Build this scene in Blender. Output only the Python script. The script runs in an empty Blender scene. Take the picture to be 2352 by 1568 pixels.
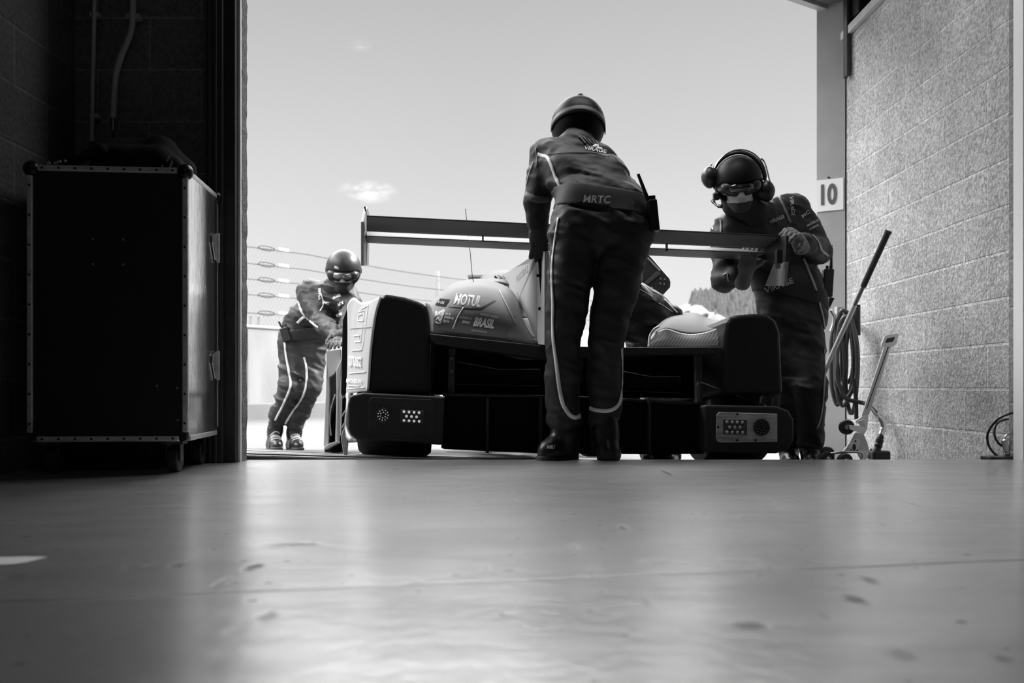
import bpy, bmesh, math, random
import numpy as np
from mathutils import Vector, Matrix
from mathutils.bvhtree import BVHTree

# ---------------------------------------------------------------- camera, world, sun, exposure
scene = bpy.context.scene
COL = scene.collection
W_PX, H_PX, F_PX = 2352.0, 1568.0, 1960.0
CX, HY = 1176.0, 888.0                       # principal column, horizon row
CAM = Vector((0.0, 0.0, 0.29))
cd = bpy.data.cameras.new('camera'); cam = bpy.data.objects.new('camera', cd); COL.objects.link(cam)
cam.location = CAM; cam.rotation_euler = (math.pi / 2, 0, 0)
cd.sensor_width = 36.0; cd.lens = 36.0 * F_PX / W_PX
cd.shift_y = (HY - H_PX / 2) / W_PX
cd.clip_start = 0.02; cd.clip_end = 2000
cd.dof.use_dof = True; cd.dof.focus_distance = 3.75; cd.dof.aperture_fstop = 3.2
scene.camera = cam
scene.view_settings.view_transform = 'Standard'
scene.view_settings.look = 'None'
scene.view_settings.gamma = 1.0
scene.view_settings.use_curve_mapping = False
scene.view_settings.exposure = 0.0

def build_world():
    w = bpy.data.worlds.new('sky'); scene.world = w; w.use_nodes = True
    nt = w.node_tree; nt.nodes.clear(); N = nt.nodes.new; L = nt.links.new
    out = N('ShaderNodeOutputWorld'); bg = N('ShaderNodeBackground'); L(bg.outputs[0], out.inputs[0])
    tc = N('ShaderNodeTexCoord'); sep = N('ShaderNodeSeparateXYZ'); L(tc.outputs['Generated'], sep.inputs[0])
    cr = N('ShaderNodeValToRGB'); L(sep.outputs[2], cr.inputs[0])
    el = cr.color_ramp.elements
    stops = [(0.0, .90), (.06, .86), (.16, .78), (.28, .64), (.43, .49), (.47, 4.0), (.55, 13.0), (.74, 13.0), (.85, 3.0), (1.0, 2.5)]
    el[0].position, el[1].position = stops[0][0], stops[-1][0]
    for p, v in stops[1:-1]: el.new(p)
    for e, (p, v) in zip(sorted(el, key=lambda e: e.position), stops): e.color = (v, v, v, 1)
    # two small wisps of cirrus: noise inside a soft spot around a sky direction
    prev = cr.outputs[0]
    def wisp(px, py, rad, amp, scl):
        nonlocal prev
        d = Vector(((px - CX) / F_PX, 1.0, (HY - py) / F_PX)).normalized()
        sb = N('ShaderNodeVectorMath'); sb.operation = 'SUBTRACT'; L(tc.outputs['Generated'], sb.inputs[0]); sb.inputs[1].default_value = d
        mp = N('ShaderNodeMapping'); L(sb.outputs[0], mp.inputs[0]); mp.inputs['Rotation'].default_value = (0, math.radians(28), 0)
        mp.inputs['Scale'].default_value = (1 / rad, 1 / rad, 2.6 / rad)
        ln = N('ShaderNodeVectorMath'); ln.operation = 'LENGTH'; L(mp.outputs[0], ln.inputs[0])
        fall = N('ShaderNodeMapRange'); L(ln.outputs['Value'], fall.inputs[0])
        fall.inputs[1].default_value = 1.0; fall.inputs[2].default_value = 0.15; fall.inputs[3].default_value = 0; fall.inputs[4].default_value = 1
        nz = N('ShaderNodeTexNoise'); L(mp.outputs[0], nz.inputs['Vector']); nz.inputs['Scale'].default_value = scl; nz.inputs['Detail'].default_value = 6
        rr = N('ShaderNodeMapRange'); L(nz.outputs[0], rr.inputs[0]); rr.inputs[1].default_value = .38; rr.inputs[2].default_value = .66
        m = N('ShaderNodeMath'); m.operation = 'MULTIPLY'; L(fall.outputs[0], m.inputs[0]); L(rr.outputs[0], m.inputs[1])
        m2 = N('ShaderNodeMath'); m2.operation = 'MULTIPLY'; L(m.outputs[0], m2.inputs[0]); m2.inputs[1].default_value = amp
        ad = N('ShaderNodeMix'); ad.data_type = 'RGBA'; ad.blend_type = 'ADD'; ad.inputs[0].default_value = 1
        L(prev, ad.inputs[6]); L(m2.outputs[0], ad.inputs[7]); prev = ad.outputs[2]
    wisp(845, 440, .036, .55, 1.9)
    wisp(826, 104, .016, .12, 1.4)
    # broad uneven brightness of the thin cloud
    nz = N('ShaderNodeTexNoise'); nz.inputs['Scale'].default_value = 1.3; nz.inputs['Detail'].default_value = 2; L(tc.outputs['Generated'], nz.inputs['Vector'])
    mr = N('ShaderNodeMapRange'); L(nz.outputs[0], mr.inputs[0]); mr.inputs[1].default_value = .3; mr.inputs[2].default_value = .7; mr.inputs[3].default_value = .94; mr.inputs[4].default_value = 1.06
    mu = N('ShaderNodeMix'); mu.data_type = 'RGBA'; mu.blend_type = 'MULTIPLY'; mu.inputs[0].default_value = 1
    L(prev, mu.inputs[6]); L(mr.outputs[0], mu.inputs[7]); L(mu.outputs[2], bg.inputs[0])
    bg.inputs[1].default_value = 1.0
build_world()
sl = bpy.data.lights.new('sun', 'SUN'); so = bpy.data.objects.new('sun', sl); COL.objects.link(so)
sl.energy = 9.0; sl.angle = math.radians(.6)
SUN_TO = Vector((.75, .30, .75)).normalized()
so.rotation_euler = SUN_TO.to_track_quat('Z', 'Y').to_euler()

# ---------------------------------------------------------------- helpers
def P(px, py, Z):
    return Vector(((px - CX) / F_PX * Z, Z, CAM.z + (HY - py) / F_PX * Z))
def ray(px, py):
    return Vector(((px - CX) / F_PX, 1.0, (HY - py) / F_PX)).normalized()

def M(name, c, rough=.5, metal=0.0, spec=.5, var=0.0, vscale=8.0, bump=0.0, bscale=200.0, stretch=(1, 1, 1), coat=0.0):
    m = bpy.data.materials.new(name); m.use_nodes = True; nt = m.node_tree
    b = nt.nodes['Principled BSDF']
    b.inputs['Base Color'].default_value = (c, c, c, 1); b.inputs['Roughness'].default_value = rough
    b.inputs['Metallic'].default_value = metal; b.inputs['Specular IOR Level'].default_value = spec
    b.inputs['Coat Weight'].default_value = coat; b.inputs['Coat Roughness'].default_value = .08
    N = nt.nodes.new; L = nt.links.new
    if var or bump:
        tc = N('ShaderNodeTexCoord'); mp = N('ShaderNodeMapping'); L(tc.outputs['Object'], mp.inputs[0]); mp.inputs['Scale'].default_value = stretch
    if var:
        nz = N('ShaderNodeTexNoise'); L(mp.outputs[0], nz.inputs['Vector']); nz.inputs['Scale'].default_value = vscale; nz.inputs['Detail'].default_value = 5
        mr = N('ShaderNodeMapRange'); L(nz.outputs[0], mr.inputs[0]); mr.inputs[1].default_value = .25; mr.inputs[2].default_value = .75
        mr.inputs[3].default_value = c * (1 - var); mr.inputs[4].default_value = c * (1 + var)
        cb = N('ShaderNodeCombineColor'); [L(mr.outputs[0], cb.inputs[i]) for i in range(3)]; L(cb.outputs[0], b.inputs['Base Color'])
    if bump:
        n2 = N('ShaderNodeTexNoise'); L(mp.outputs[0], n2.inputs['Vector']); n2.inputs['Scale'].default_value = bscale; n2.inputs['Detail'].default_value = 4
        bp = N('ShaderNodeBump'); L(n2.outputs[0], bp.inputs['Height']); bp.inputs['Strength'].default_value = bump; bp.inputs['Distance'].default_value = .01
        L(bp.outputs[0], b.inputs['Normal'])
    return m
def ME(name, v, strength):
    m = M(name, v, .4); b = m.node_tree.nodes['Principled BSDF']
    b.inputs['Emission Color'].default_value = (v, v, v, 1); b.inputs['Emission Strength'].default_value = strength
    return m

def link(name, me, mat=None, parent=None):
    o = bpy.data.objects.new(name, me); COL.objects.link(o)
    if mat: me.materials.append(mat)
    if parent: setpar(o, parent)
    return o
def setpar(o, p):
    o.parent = p; o.matrix_parent_inverse = p_world(p).inverted()
def p_world(o):
    return (p_world(o.parent) @ o.matrix_parent_inverse if o.parent else Matrix.Identity(4)) @ o.matrix_basis
def tag(o, label, cat, group=None, kind=None):
    if label: o['label'] = label
    if cat: o['category'] = cat
    if group: o['group'] = group
    if kind: o['kind'] = kind
    return o
def thing(name, loc, label, cat, group=None):
    o = bpy.data.objects.new(name, None); COL.objects.link(o); o.location = loc; o.empty_display_size = .05
    return tag(o, label, cat, group)
def struct(o):
    o['kind'] = 'structure'; return o
def dup(root, delta, label=None):
    def cp(o, par):
        c = o.copy(); COL.objects.link(c)
        if par: c.parent = par
        for ch in list(o.children): cp(ch, c)
        return c
    c = cp(root, None); c.location = root.location + Vector(delta)
    if label: c['label'] = label
    return c

def mesh(name, verts, faces, mat=None, parent=None, smooth=False):
    me = bpy.data.meshes.new(name); me.from_pydata([tuple(v) for v in verts], [], faces); me.update()
    if smooth: me.polygons.foreach_set('use_smooth', [True] * len(me.polygons))
    return link(name, me, mat, parent)
def finish(name, bm, mat, parent=None, smooth=False, angle=None):
    bmesh.ops.recalc_face_normals(bm, faces=bm.faces)
    me = bpy.data.meshes.new(name); bm.to_mesh(me); bm.free()
    if smooth or angle:
        me.polygons.foreach_set('use_smooth', [True] * len(me.polygons))
        if angle: me.set_sharp_from_angle(angle=math.radians(angle))
    return link(name, me, mat, parent)
def bev(o, w, seg=2):
    m = o.modifiers.new('bevel', 'BEVEL'); m.width = w; m.segments = seg; m.limit_method = 'ANGLE'; m.angle_limit = math.radians(40); return o
def solid(o, t, off=0.0):
    m = o.modifiers.new('solid', 'SOLIDIFY'); m.thickness = t; m.offset = off; return o

def bm_box(bm, c, size, rot=None):
    mtx = Matrix.Translation(Vector(c)) @ (rot.to_4x4() if rot else Matrix.Identity(4)) @ Matrix.Diagonal((*size, 1))
    return bmesh.ops.create_cube(bm, size=1.0, matrix=mtx)['verts']
def box(name, lo, hi, mat, parent=None, bevel=0):
    bm = bmesh.new(); lo, hi = Vector(lo), Vector(hi)
    bm_box(bm, (lo + hi) / 2, hi - lo); o = finish(name, bm, mat, parent)
    if bevel: bev(o, bevel)
    return o
def bm_cyl(bm, a, b, r, r2=None, seg=16):
    a, b = Vector(a), Vector(b); d = b - a
    q = d.to_track_quat('Z', 'Y').to_matrix().to_4x4()
    bmesh.ops.create_cone(bm, cap_ends=True, segments=seg, radius1=r, radius2=r if r2 is None else r2, depth=d.length, matrix=Matrix.Translation((a + b) / 2) @ q)
def cyl(name, a, b, r, mat, parent=None, r2=None, seg=20, bevel=0):
    bm = bmesh.new(); bm_cyl(bm, a, b, r, r2, seg); o = finish(name, bm, mat, parent, angle=35)
    if bevel: bev(o, bevel)
    return o
def bm_sph(bm, c, r, sc=(1, 1, 1), seg=16, rot=None):
    bmesh.ops.create_uvsphere(bm, u_segments=seg, v_segments=max(6, seg // 2), radius=r, matrix=Matrix.Translation(Vector(c)) @ (rot.to_4x4() if rot else Matrix.Identity(4)) @ Matrix.Diagonal((*sc, 1)))
def lathe_bm(bm, c, axis, prof, seg=32):
    """prof: (radius, height along axis)"""
    q = Vector(axis).normalized().to_track_quat('Z', 'Y').to_matrix(); c = Vector(c); rings = []
    for r, h in prof:
        rings.append([bm.verts.new(c + q @ Vector((r * math.cos(2 * math.pi * i / seg), r * math.sin(2 * math.pi * i / seg), h))) for i in range(seg)])
    for a, b in zip(rings, rings[1:]):
        for i in range(seg): bm.faces.new((a[i], a[(i + 1) % seg], b[(i + 1) % seg], b[i]))
    bm.faces.new(rings[0][::-1]); bm.faces.new(rings[-1])
def lathe(name, c, axis, prof, mat, parent=None, seg=32, angle=40):
    bm = bmesh.new(); lathe_bm(bm, c, axis, prof, seg); return finish(name, bm, mat, parent, angle=angle)

def cr(pts, n):
    """Catmull-Rom through pts (Vectors), n samples spread by chord length"""
    pts = [Vector(p) for p in pts]
    if len(pts) == 2: return [pts[0].lerp(pts[1], i / (n - 1)) for i in range(n)]
    t = [0.0]
    for a, b in zip(pts, pts[1:]): t.append(t[-1] + max(1e-6, (b - a).length) ** .75)
    out = []
    k = 0
    for i in range(n):
        s = t[-1] * i / (n - 1)
        while k < len(pts) - 2 and s > t[k + 1]: k += 1
        p1, p2 = pts[k], pts[k + 1]; h = t[k + 1] - t[k]; u = (s - t[k]) / h
        def tang(j):
            if j == 0: return (pts[1] - pts[0]) / (t[1] - t[0])
            if j == len(pts) - 1: return (pts[-1] - pts[-2]) / (t[-1] - t[-2])
            return (pts[j + 1] - pts[j - 1]) / (t[j + 1] - t[j - 1])
        m1, m2 = tang(k) * h, tang(k + 1) * h
        out.append(p1 * (2 * u ** 3 - 3 * u * u + 1) + m1 * (u ** 3 - 2 * u * u + u) + p2 * (-2 * u ** 3 + 3 * u * u) + m2 * (u ** 3 - u * u))
    return out
def bm_tube(bm, pts, r, seg=8, n=None, caps=True, closed=False):
    """round tube through points; r number or list"""
    if n: 
        rr = r if not hasattr(r, '__len__') else [r[min(len(r) - 1, int(i / (n - 1) * (len(r) - 1) + .5))] for i in range(n)]
        pts = cr(pts, n); r = rr
    pts = [Vector(p) for p in pts]; rings = []
    t0 = (pts[1] - pts[0]).normalized(); nrm = t0.orthogonal().normalized()
    for i, p in enumerate(pts):
        t = (pts[min(i + 1, len(pts) - 1)] - pts[max(i - 1, 0)]).normalized()
        nrm = (nrm - t * nrm.dot(t)).normalized(); b = t.cross(nrm)
        ri = r[i] if hasattr(r, '__len__') else r
        rings.append([bm.verts.new(p + (nrm * math.cos(2 * math.pi * k / seg) + b * math.sin(2 * math.pi * k / seg)) * ri) for k in range(seg)])
    for a, b in zip(rings, rings[1:]):
        for k in range(seg): bm.faces.new((a[k], a[(k + 1) % seg], b[(k + 1) % seg], b[k]))
    if caps: bm.faces.new(rings[0][::-1]); bm.faces.new(rings[-1])
def tube(name, pts, r, mat, parent=None, seg=8, n=None):
    bm = bmesh.new(); bm_tube(bm, pts, r, seg, n); return finish(name, bm, mat, parent, angle=50)
def loft(name, rows, nu, nv, mat, parent=None, thick=0.0, smooth=True):
    g = [cr(r, nu) for r in rows]
    cols = [cr([g[j][i] for j in range(len(g))], nv) for i in range(nu)]
    vs = [cols[i][j] for j in range(nv) for i in range(nu)]
    fs = [(j * nu + i, j * nu + i + 1, (j + 1) * nu + i + 1, (j + 1) * nu + i) for j in range(nv - 1) for i in range(nu - 1)]
    o = mesh(name, vs, fs, mat, parent, smooth)
    if thick: solid(o, thick, -1 if thick > 0 else 1)
    return o
def prism(name, outline, offs, mat, parent=None, bevel=0.0, taper=1.0):
    """outline: list of Vectors (planar loop); offs: Vector depth"""
    bm = bmesh.new(); c = sum(outline, Vector()) / len(outline)
    a = [bm.verts.new(p) for p in outline]; b = [bm.verts.new(c + (p - c) * taper + Vector(offs)) for p in outline]
    n = len(a)
    bm.faces.new(a); bm.faces.new(b[::-1])
    for i in range(n): bm.faces.new((a[i], b[i], b[(i + 1) % n], a[(i + 1) % n]))
    o = finish(name, bm, mat, parent)
    if bevel: bev(o, bevel, 3)
    return o
def bvh(o):
    me = o.data; mw = p_world(o)
    return BVHTree.FromPolygons([mw @ v.co for v in me.vertices], [tuple(p.vertices) for p in me.polygons])

def cast(trees, px, py, off=.003, fall=None):
    """the surface point seen along a direction, lifted slightly off the surface"""
    d = ray(px, py); best = None
    for t in trees:
        h = t.ray_cast(CAM, d)
        if h[0] is not None and (best is None or h[3] < best[3]): best = h
    if best is None:
        if fall is None: return None
        p = CAM + d * (fall / d.y); hs = [t.find_nearest(p) for t in trees]; best = min(hs, key=lambda h: h[3])
    n = best[1] if best[1].dot(d) < 0 else -best[1]
    return best[0] + n * off, n
def decal(name, pts, trees, mat, parent, nx=10, ny=6, off=.003, fall=None):
    """sticker on a surface: quad given by 4 picture corners, laid on the body"""
    a, b, c, d = [Vector(p) for p in pts]; vs = []
    for j in range(ny + 1):
        for i in range(nx + 1):
            u, v = i / nx, j / ny; q = a.lerp(b, u).lerp(d.lerp(c, u), v)
            h = cast(trees, q.x, q.y, off, fall); vs.append(h[0] if h else CAM + ray(*q) * (fall or 4))
    fs = [(j * (nx + 1) + i, j * (nx + 1) + i + 1, (j + 1) * (nx + 1) + i + 1, (j + 1) * (nx + 1) + i) for j in range(ny) for i in range(nx)]
    return mesh(name, vs, fs, mat, parent, True)
def strip(name, path, trees, width, mat, parent, n=40, off=.003, fall=None, thick=.002, wfun=None):
    """sewn tape that follows a path over a garment or panel; width in metres"""
    pp = cr([Vector((p[0], p[1], 0)) for p in path], n); hits = [cast(trees, p.x, p.y, off, fall) for p in pp]
    hits = [h for h in hits if h]; vs = []
    for i, (p, nn) in enumerate(hits):
        t = (hits[min(i + 1, len(hits) - 1)][0] - hits[max(i - 1, 0)][0]).normalized(); b = nn.cross(t).normalized()
        w = width * (wfun(i / len(hits)) if wfun else 1)
        for s in (-.5, .5):
            q = p + b * (s * w); best = min((tr.find_nearest(q) for tr in trees), key=lambda h: h[3])
            m = best[1] if best[1].dot(nn) > 0 else -best[1]
            vs.append(best[0] + m * off)
    fs = [(2 * i, 2 * i + 1, 2 * i + 3, 2 * i + 2) for i in range(len(hits) - 1)]
    o = mesh(name, vs, fs, mat, parent, True); solid(o, thick, 0); return o
_tn = [0]
def text_me(body, bold=0.0, shear=0.0, spacing=1.0):
    cu = bpy.data.curves.new('lettering', 'FONT'); cu.body = body; cu.size = 1.0; cu.offset = bold; cu.shear = shear; cu.space_character = spacing
    cu.resolution_u = 3; cu.fill_mode = 'FRONT'
    o = bpy.data.objects.new('lettering', cu); COL.objects.link(o); dg = bpy.context.evaluated_depsgraph_get()
    me = bpy.data.meshes.new_from_object(o.evaluated_get(dg)); bpy.data.objects.remove(o); bpy.data.curves.remove(cu)
    bm = bmesh.new(); bm.from_mesh(me); bmesh.ops.triangulate(bm, faces=bm.faces)
    bpy.data.meshes.remove(me); return bm
def lettering(body, p0, p1, h, trees, mat, parent, shear=0.0, bold=0.02, off=.004, fall=None, up=None, name='lettering', spacing=1.0):
    """words laid on a surface; baseline p0->p1 and cap height h in picture units"""
    bm = text_me(body, bold, shear, spacing)
    bmesh.ops.subdivide_edges(bm, edges=[e for e in bm.edges if e.calc_length() > .3], cuts=2, use_grid_fill=False)
    bmesh.ops.triangulate(bm, faces=bm.faces)
    xs = [v.co.x for v in bm.verts]; x0, x1 = min(xs), max(xs); ys = [v.co.y for v in bm.verts]; y1 = max(ys); y0 = 0
    p0, p1 = Vector(p0), Vector(p1); R = p1 - p0; U = Vector(up) if up else Vector((R.y, -R.x)).normalized()
    if U.length > 0: U = U.normalized() * h
    for v in bm.verts:
        q = p0 + R * ((v.co.x - x0) / (x1 - x0)) + U * (v.co.y / y1)
        r = cast(trees, q.x, q.y, off, fall)
        v.co = r[0] if r else CAM + ray(q.x, q.y) * ((fall or 4.0) / ray(q.x, q.y).y)
    return finish(name, bm, mat, parent)
def flat_text(body, origin, right, up, width, height, mat, parent, bold=.02, shear=0.0, name='lettering'):
    bm = text_me(body, bold, shear); xs = [v.co.x for v in bm.verts]; x0, x1 = min(xs), max(xs); y1 = max(v.co.y for v in bm.verts)
    right, up = Vector(right).normalized(), Vector(up).normalized()
    for v in bm.verts: v.co = Vector(origin) + right * ((v.co.x - x0) / (x1 - x0) * width) + up * (v.co.y / y1 * height)
    return finish(name, bm, mat, parent)

# ---- signed-distance bodies, extracted as one continuous surface
def cap(a, b, ra, rb=None, k=.03, n=None, f=1.0):
    return ('cap', np.array(a, float), np.array(b, float), ra, ra if rb is None else rb, k, None if n is None else np.array(Vector(n).normalized()), f)
def ell(c, rot, r, k=.02, sub=False):
    """ellipsoid; rot = 3 column axes"""
    return ('sub' if sub else 'ell', np.array(c, float), np.array(rot, float), np.array(r, float), k)
def boxp(c, rot, half, rnd, k=.01, sub=False):
    return ('bsub' if sub else 'box', np.array(c, float), np.array(rot, float), np.array(half, float), rnd, k)
def prim_d(pr, X, Y, Z):
    if pr[0] == 'cap':
        _, a, b, ra, rb, k, n, f = pr; ab = b - a; L2 = float(ab @ ab)
        qx, qy, qz = X - a[0], Y - a[1], Z - a[2]
        t = np.clip((qx * ab[0] + qy * ab[1] + qz * ab[2]) / L2, 0, 1) if L2 > 1e-12 else 0.0
        qx = qx - t * ab[0]; qy = qy - t * ab[1]; qz = qz - t * ab[2]
        if n is not None:
            dn = (qx * n[0] + qy * n[1] + qz * n[2]) * (1 / f - 1); qx = qx + dn * n[0]; qy = qy + dn * n[1]; qz = qz + dn * n[2]
        d = np.sqrt(qx * qx + qy * qy + qz * qz) - (ra + (rb - ra) * t)
        return d * (min(1, f) if n is not None else 1)
    c, R = pr[1], pr[2]; q = [(X - c[0]) * R[0, i] + (Y - c[1]) * R[1, i] + (Z - c[2]) * R[2, i] for i in range(3)]
    if pr[0] in ('ell', 'sub'):
        r = pr[3]; k0 = np.sqrt(sum((q[i] / r[i]) ** 2 for i in range(3))); k1 = np.sqrt(sum((q[i] / r[i] ** 2) ** 2 for i in range(3))) + 1e-9
        return np.where(k0 < .5, (k0 - 1) * min(r), k0 * (k0 - 1) / k1)
    h, rn = pr[3], pr[4]; a = [np.abs(q[i]) - (h[i] - rn) for i in range(3)]
    return np.sqrt(sum(np.maximum(v, 0) ** 2 for v in a)) + np.minimum(np.maximum(np.maximum(a[0], a[1]), a[2]), 0) - rn
def prim_bb(pr):
    if pr[0] == 'cap':
        r = max(pr[3], pr[4]) * max(1, pr[7]); return np.minimum(pr[1], pr[2]) - r, np.maximum(pr[1], pr[2]) + r
    e = np.abs(pr[2]) @ pr[3]; return pr[1] - e, pr[1] + e
_rng = np.random.RandomState(7)
_lat = _rng.rand(64, 64, 64).astype(np.float32)
def vnoise(X, Y, Z):
    def sm(t): return t * t * (3 - 2 * t)
    xi, yi, zi = np.floor(X).astype(int), np.floor(Y).astype(int), np.floor(Z).astype(int)
    fx, fy, fz = sm(X - xi), sm(Y - yi), sm(Z - zi); r = 0
    for dx in (0, 1):
        for dy in (0, 1):
            for dz in (0, 1):
                r = r + _lat[(xi + dx) & 63, (yi + dy) & 63, (zi + dz) & 63] * (fx if dx else 1 - fx) * (fy if dy else 1 - fy) * (fz if dz else 1 - fz)
    return r * 2 - 1
def sdf_mesh(prims, h, warp=None, clip=None, pad=.02):
    """prims blended in order (sub / bsub carve); warp(X,Y,Z) adds folds; clip(X,Y,Z)->d intersects"""
    adds = [p for p in prims if p[0] not in ('sub', 'bsub')]
    lo = np.min([prim_bb(p)[0] for p in adds], 0) - pad; hi = np.max([prim_bb(p)[1] for p in adds], 0) + pad
    n = np.ceil((hi - lo) / h).astype(int) + 1
    ax = [lo[i] + np.arange(n[i]) * h for i in range(3)]
    F = np.full(n, 9.0, np.float32)
    for p in prims:
        k = p[5] if p[0] in ('cap', 'box', 'bsub') else p[4]
        a, b = prim_bb(p); m = k + 3 * h + .012
        i0 = np.maximum(((a - m - lo) / h).astype(int), 0); i1 = np.minimum(((b + m - lo) / h).astype(int) + 2, n)
        if np.any(i1 <= i0): continue
        sl_ = tuple(slice(i0[i], i1[i]) for i in range(3))
        X, Y, Z = np.meshgrid(*[ax[i][i0[i]:i1[i]] for i in range(3)], indexing='ij', sparse=True)
        d = prim_d(p, X, Y, Z).astype(np.float32); G = F[sl_]
        if p[0] in ('sub', 'bsub'):
            d = -d; hh = np.maximum(k - np.abs(G - d), 0) / max(k, 1e-6); F[sl_] = np.maximum(G, d) + hh * hh * k * .25
        else:
            hh = np.maximum(k - np.abs(G - d), 0) / max(k, 1e-6); F[sl_] = np.minimum(G, d) - hh * hh * k * .25
    if warp or clip:
        idx = np.argwhere(np.abs(F) < (.03 if warp else 9.5)) if not clip else None
        if clip:
            X, Y, Z = np.meshgrid(*ax, indexing='ij')
            F = np.maximum(F, clip(X, Y, Z)).astype(np.float32)
        if warp:
            idx = np.argwhere(np.abs(F) < .03); q = lo + idx * h
            F[idx[:, 0], idx[:, 1], idx[:, 2]] += warp(q[:, 0], q[:, 1], q[:, 2]).astype(np.float32)
    S = F < 0
    c8 = [S[dx:n[0] - 1 + dx, dy:n[1] - 1 + dy, dz:n[2] - 1 + dz] for dx in (0, 1) for dy in (0, 1) for dz in (0, 1)]
    anyi = c8[0].copy(); alli = c8[0].copy()
    for c in c8[1:]: anyi |= c; alli &= c
    act = np.argwhere(anyi & ~alli)
    ids = np.full(tuple(n - 1), -1, np.int64); ids[act[:, 0], act[:, 1], act[:, 2]] = np.arange(len(act))
    acc = np.zeros((len(act), 3)); cnt = np.zeros(len(act))
    for d in range(3):
        o1, o2 = [i for i in range(3) if i != d]
        for u in (0, 1):
            for v in (0, 1):
                off = np.zeros(3, int); off[o1] = u; off[o2] = v; off2 = off.copy(); off2[d] = 1
                A = act + off; B = act + off2
                fa = F[A[:, 0], A[:, 1], A[:, 2]].astype(float); fb = F[B[:, 0], B[:, 1], B[:, 2]].astype(float)
                mk = (fa < 0) != (fb < 0); t = fa[mk] / (fa[mk] - fb[mk])
                pos = A[mk].astype(float); pos[:, d] += t; acc[mk] += pos; cnt[mk] += 1
    vs = lo + acc / cnt[:, None] * h
    fs = []
    for d in range(3):
        o1, o2 = [(1, 2), (2, 0), (0, 1)][d]
        sa = [slice(1, n[i] - 1) for i in range(3)]; sb = list(sa); sa[d] = slice(0, n[d] - 1); sb[d] = slice(1, n[d])
        a = S[tuple(sa)]; b = S[tuple(sb)]; e = np.argwhere(a != b)
        if not len(e): continue
        st = a[e[:, 0], e[:, 1], e[:, 2]]
        base = e.copy(); base[:, o1] += 1; base[:, o2] += 1
        q = []
        for u, v in ((0, 0), (1, 0), (1, 1), (0, 1)):
            cc = base.copy(); cc[:, o1] -= u; cc[:, o2] -= v; q.append(ids[cc[:, 0], cc[:, 1], cc[:, 2]])
        q = np.stack(q, 1); q[~st] = q[~st][:, ::-1]; fs.append(q)
    return vs, np.concatenate(fs)
def sdf_obj(name, prims, h, mat, parent=None, warp=None, clip=None):
    vs, fs = sdf_mesh(prims, h, warp, clip)
    me = bpy.data.meshes.new(name)
    me.vertices.add(len(vs)); me.vertices.foreach_set('co', vs.astype(np.float32).ravel())
    me.loops.add(fs.size); me.loops.foreach_set('vertex_index', fs.astype(np.int32).ravel())
    me.polygons.add(len(fs)); me.polygons.foreach_set('loop_start', np.arange(0, fs.size, 4, dtype=np.int32))
    me.update(calc_edges=True); me.validate()
    me.polygons.foreach_set('use_smooth', [True] * len(me.polygons))
    return link(name, me, mat, parent)
def frame(f, u):
    """columns right, forward, up"""
    f = Vector(f).normalized(); u = Vector(u); u = (u - f * u.dot(f)).normalized(); r = f.cross(u)
    return np.array([[r.x, f.x, u.x], [r.y, f.y, u.y], [r.z, f.z, u.z]])
# ---------------------------------------------------------------- the place
def gz(x, y):
    """ground beyond the threshold: falls away from the building and a little to the right"""
    return -.07 * (min(y, 7.5) - 3.4) - .03 * (max(-3, min(x, 6)) + .6)

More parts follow.
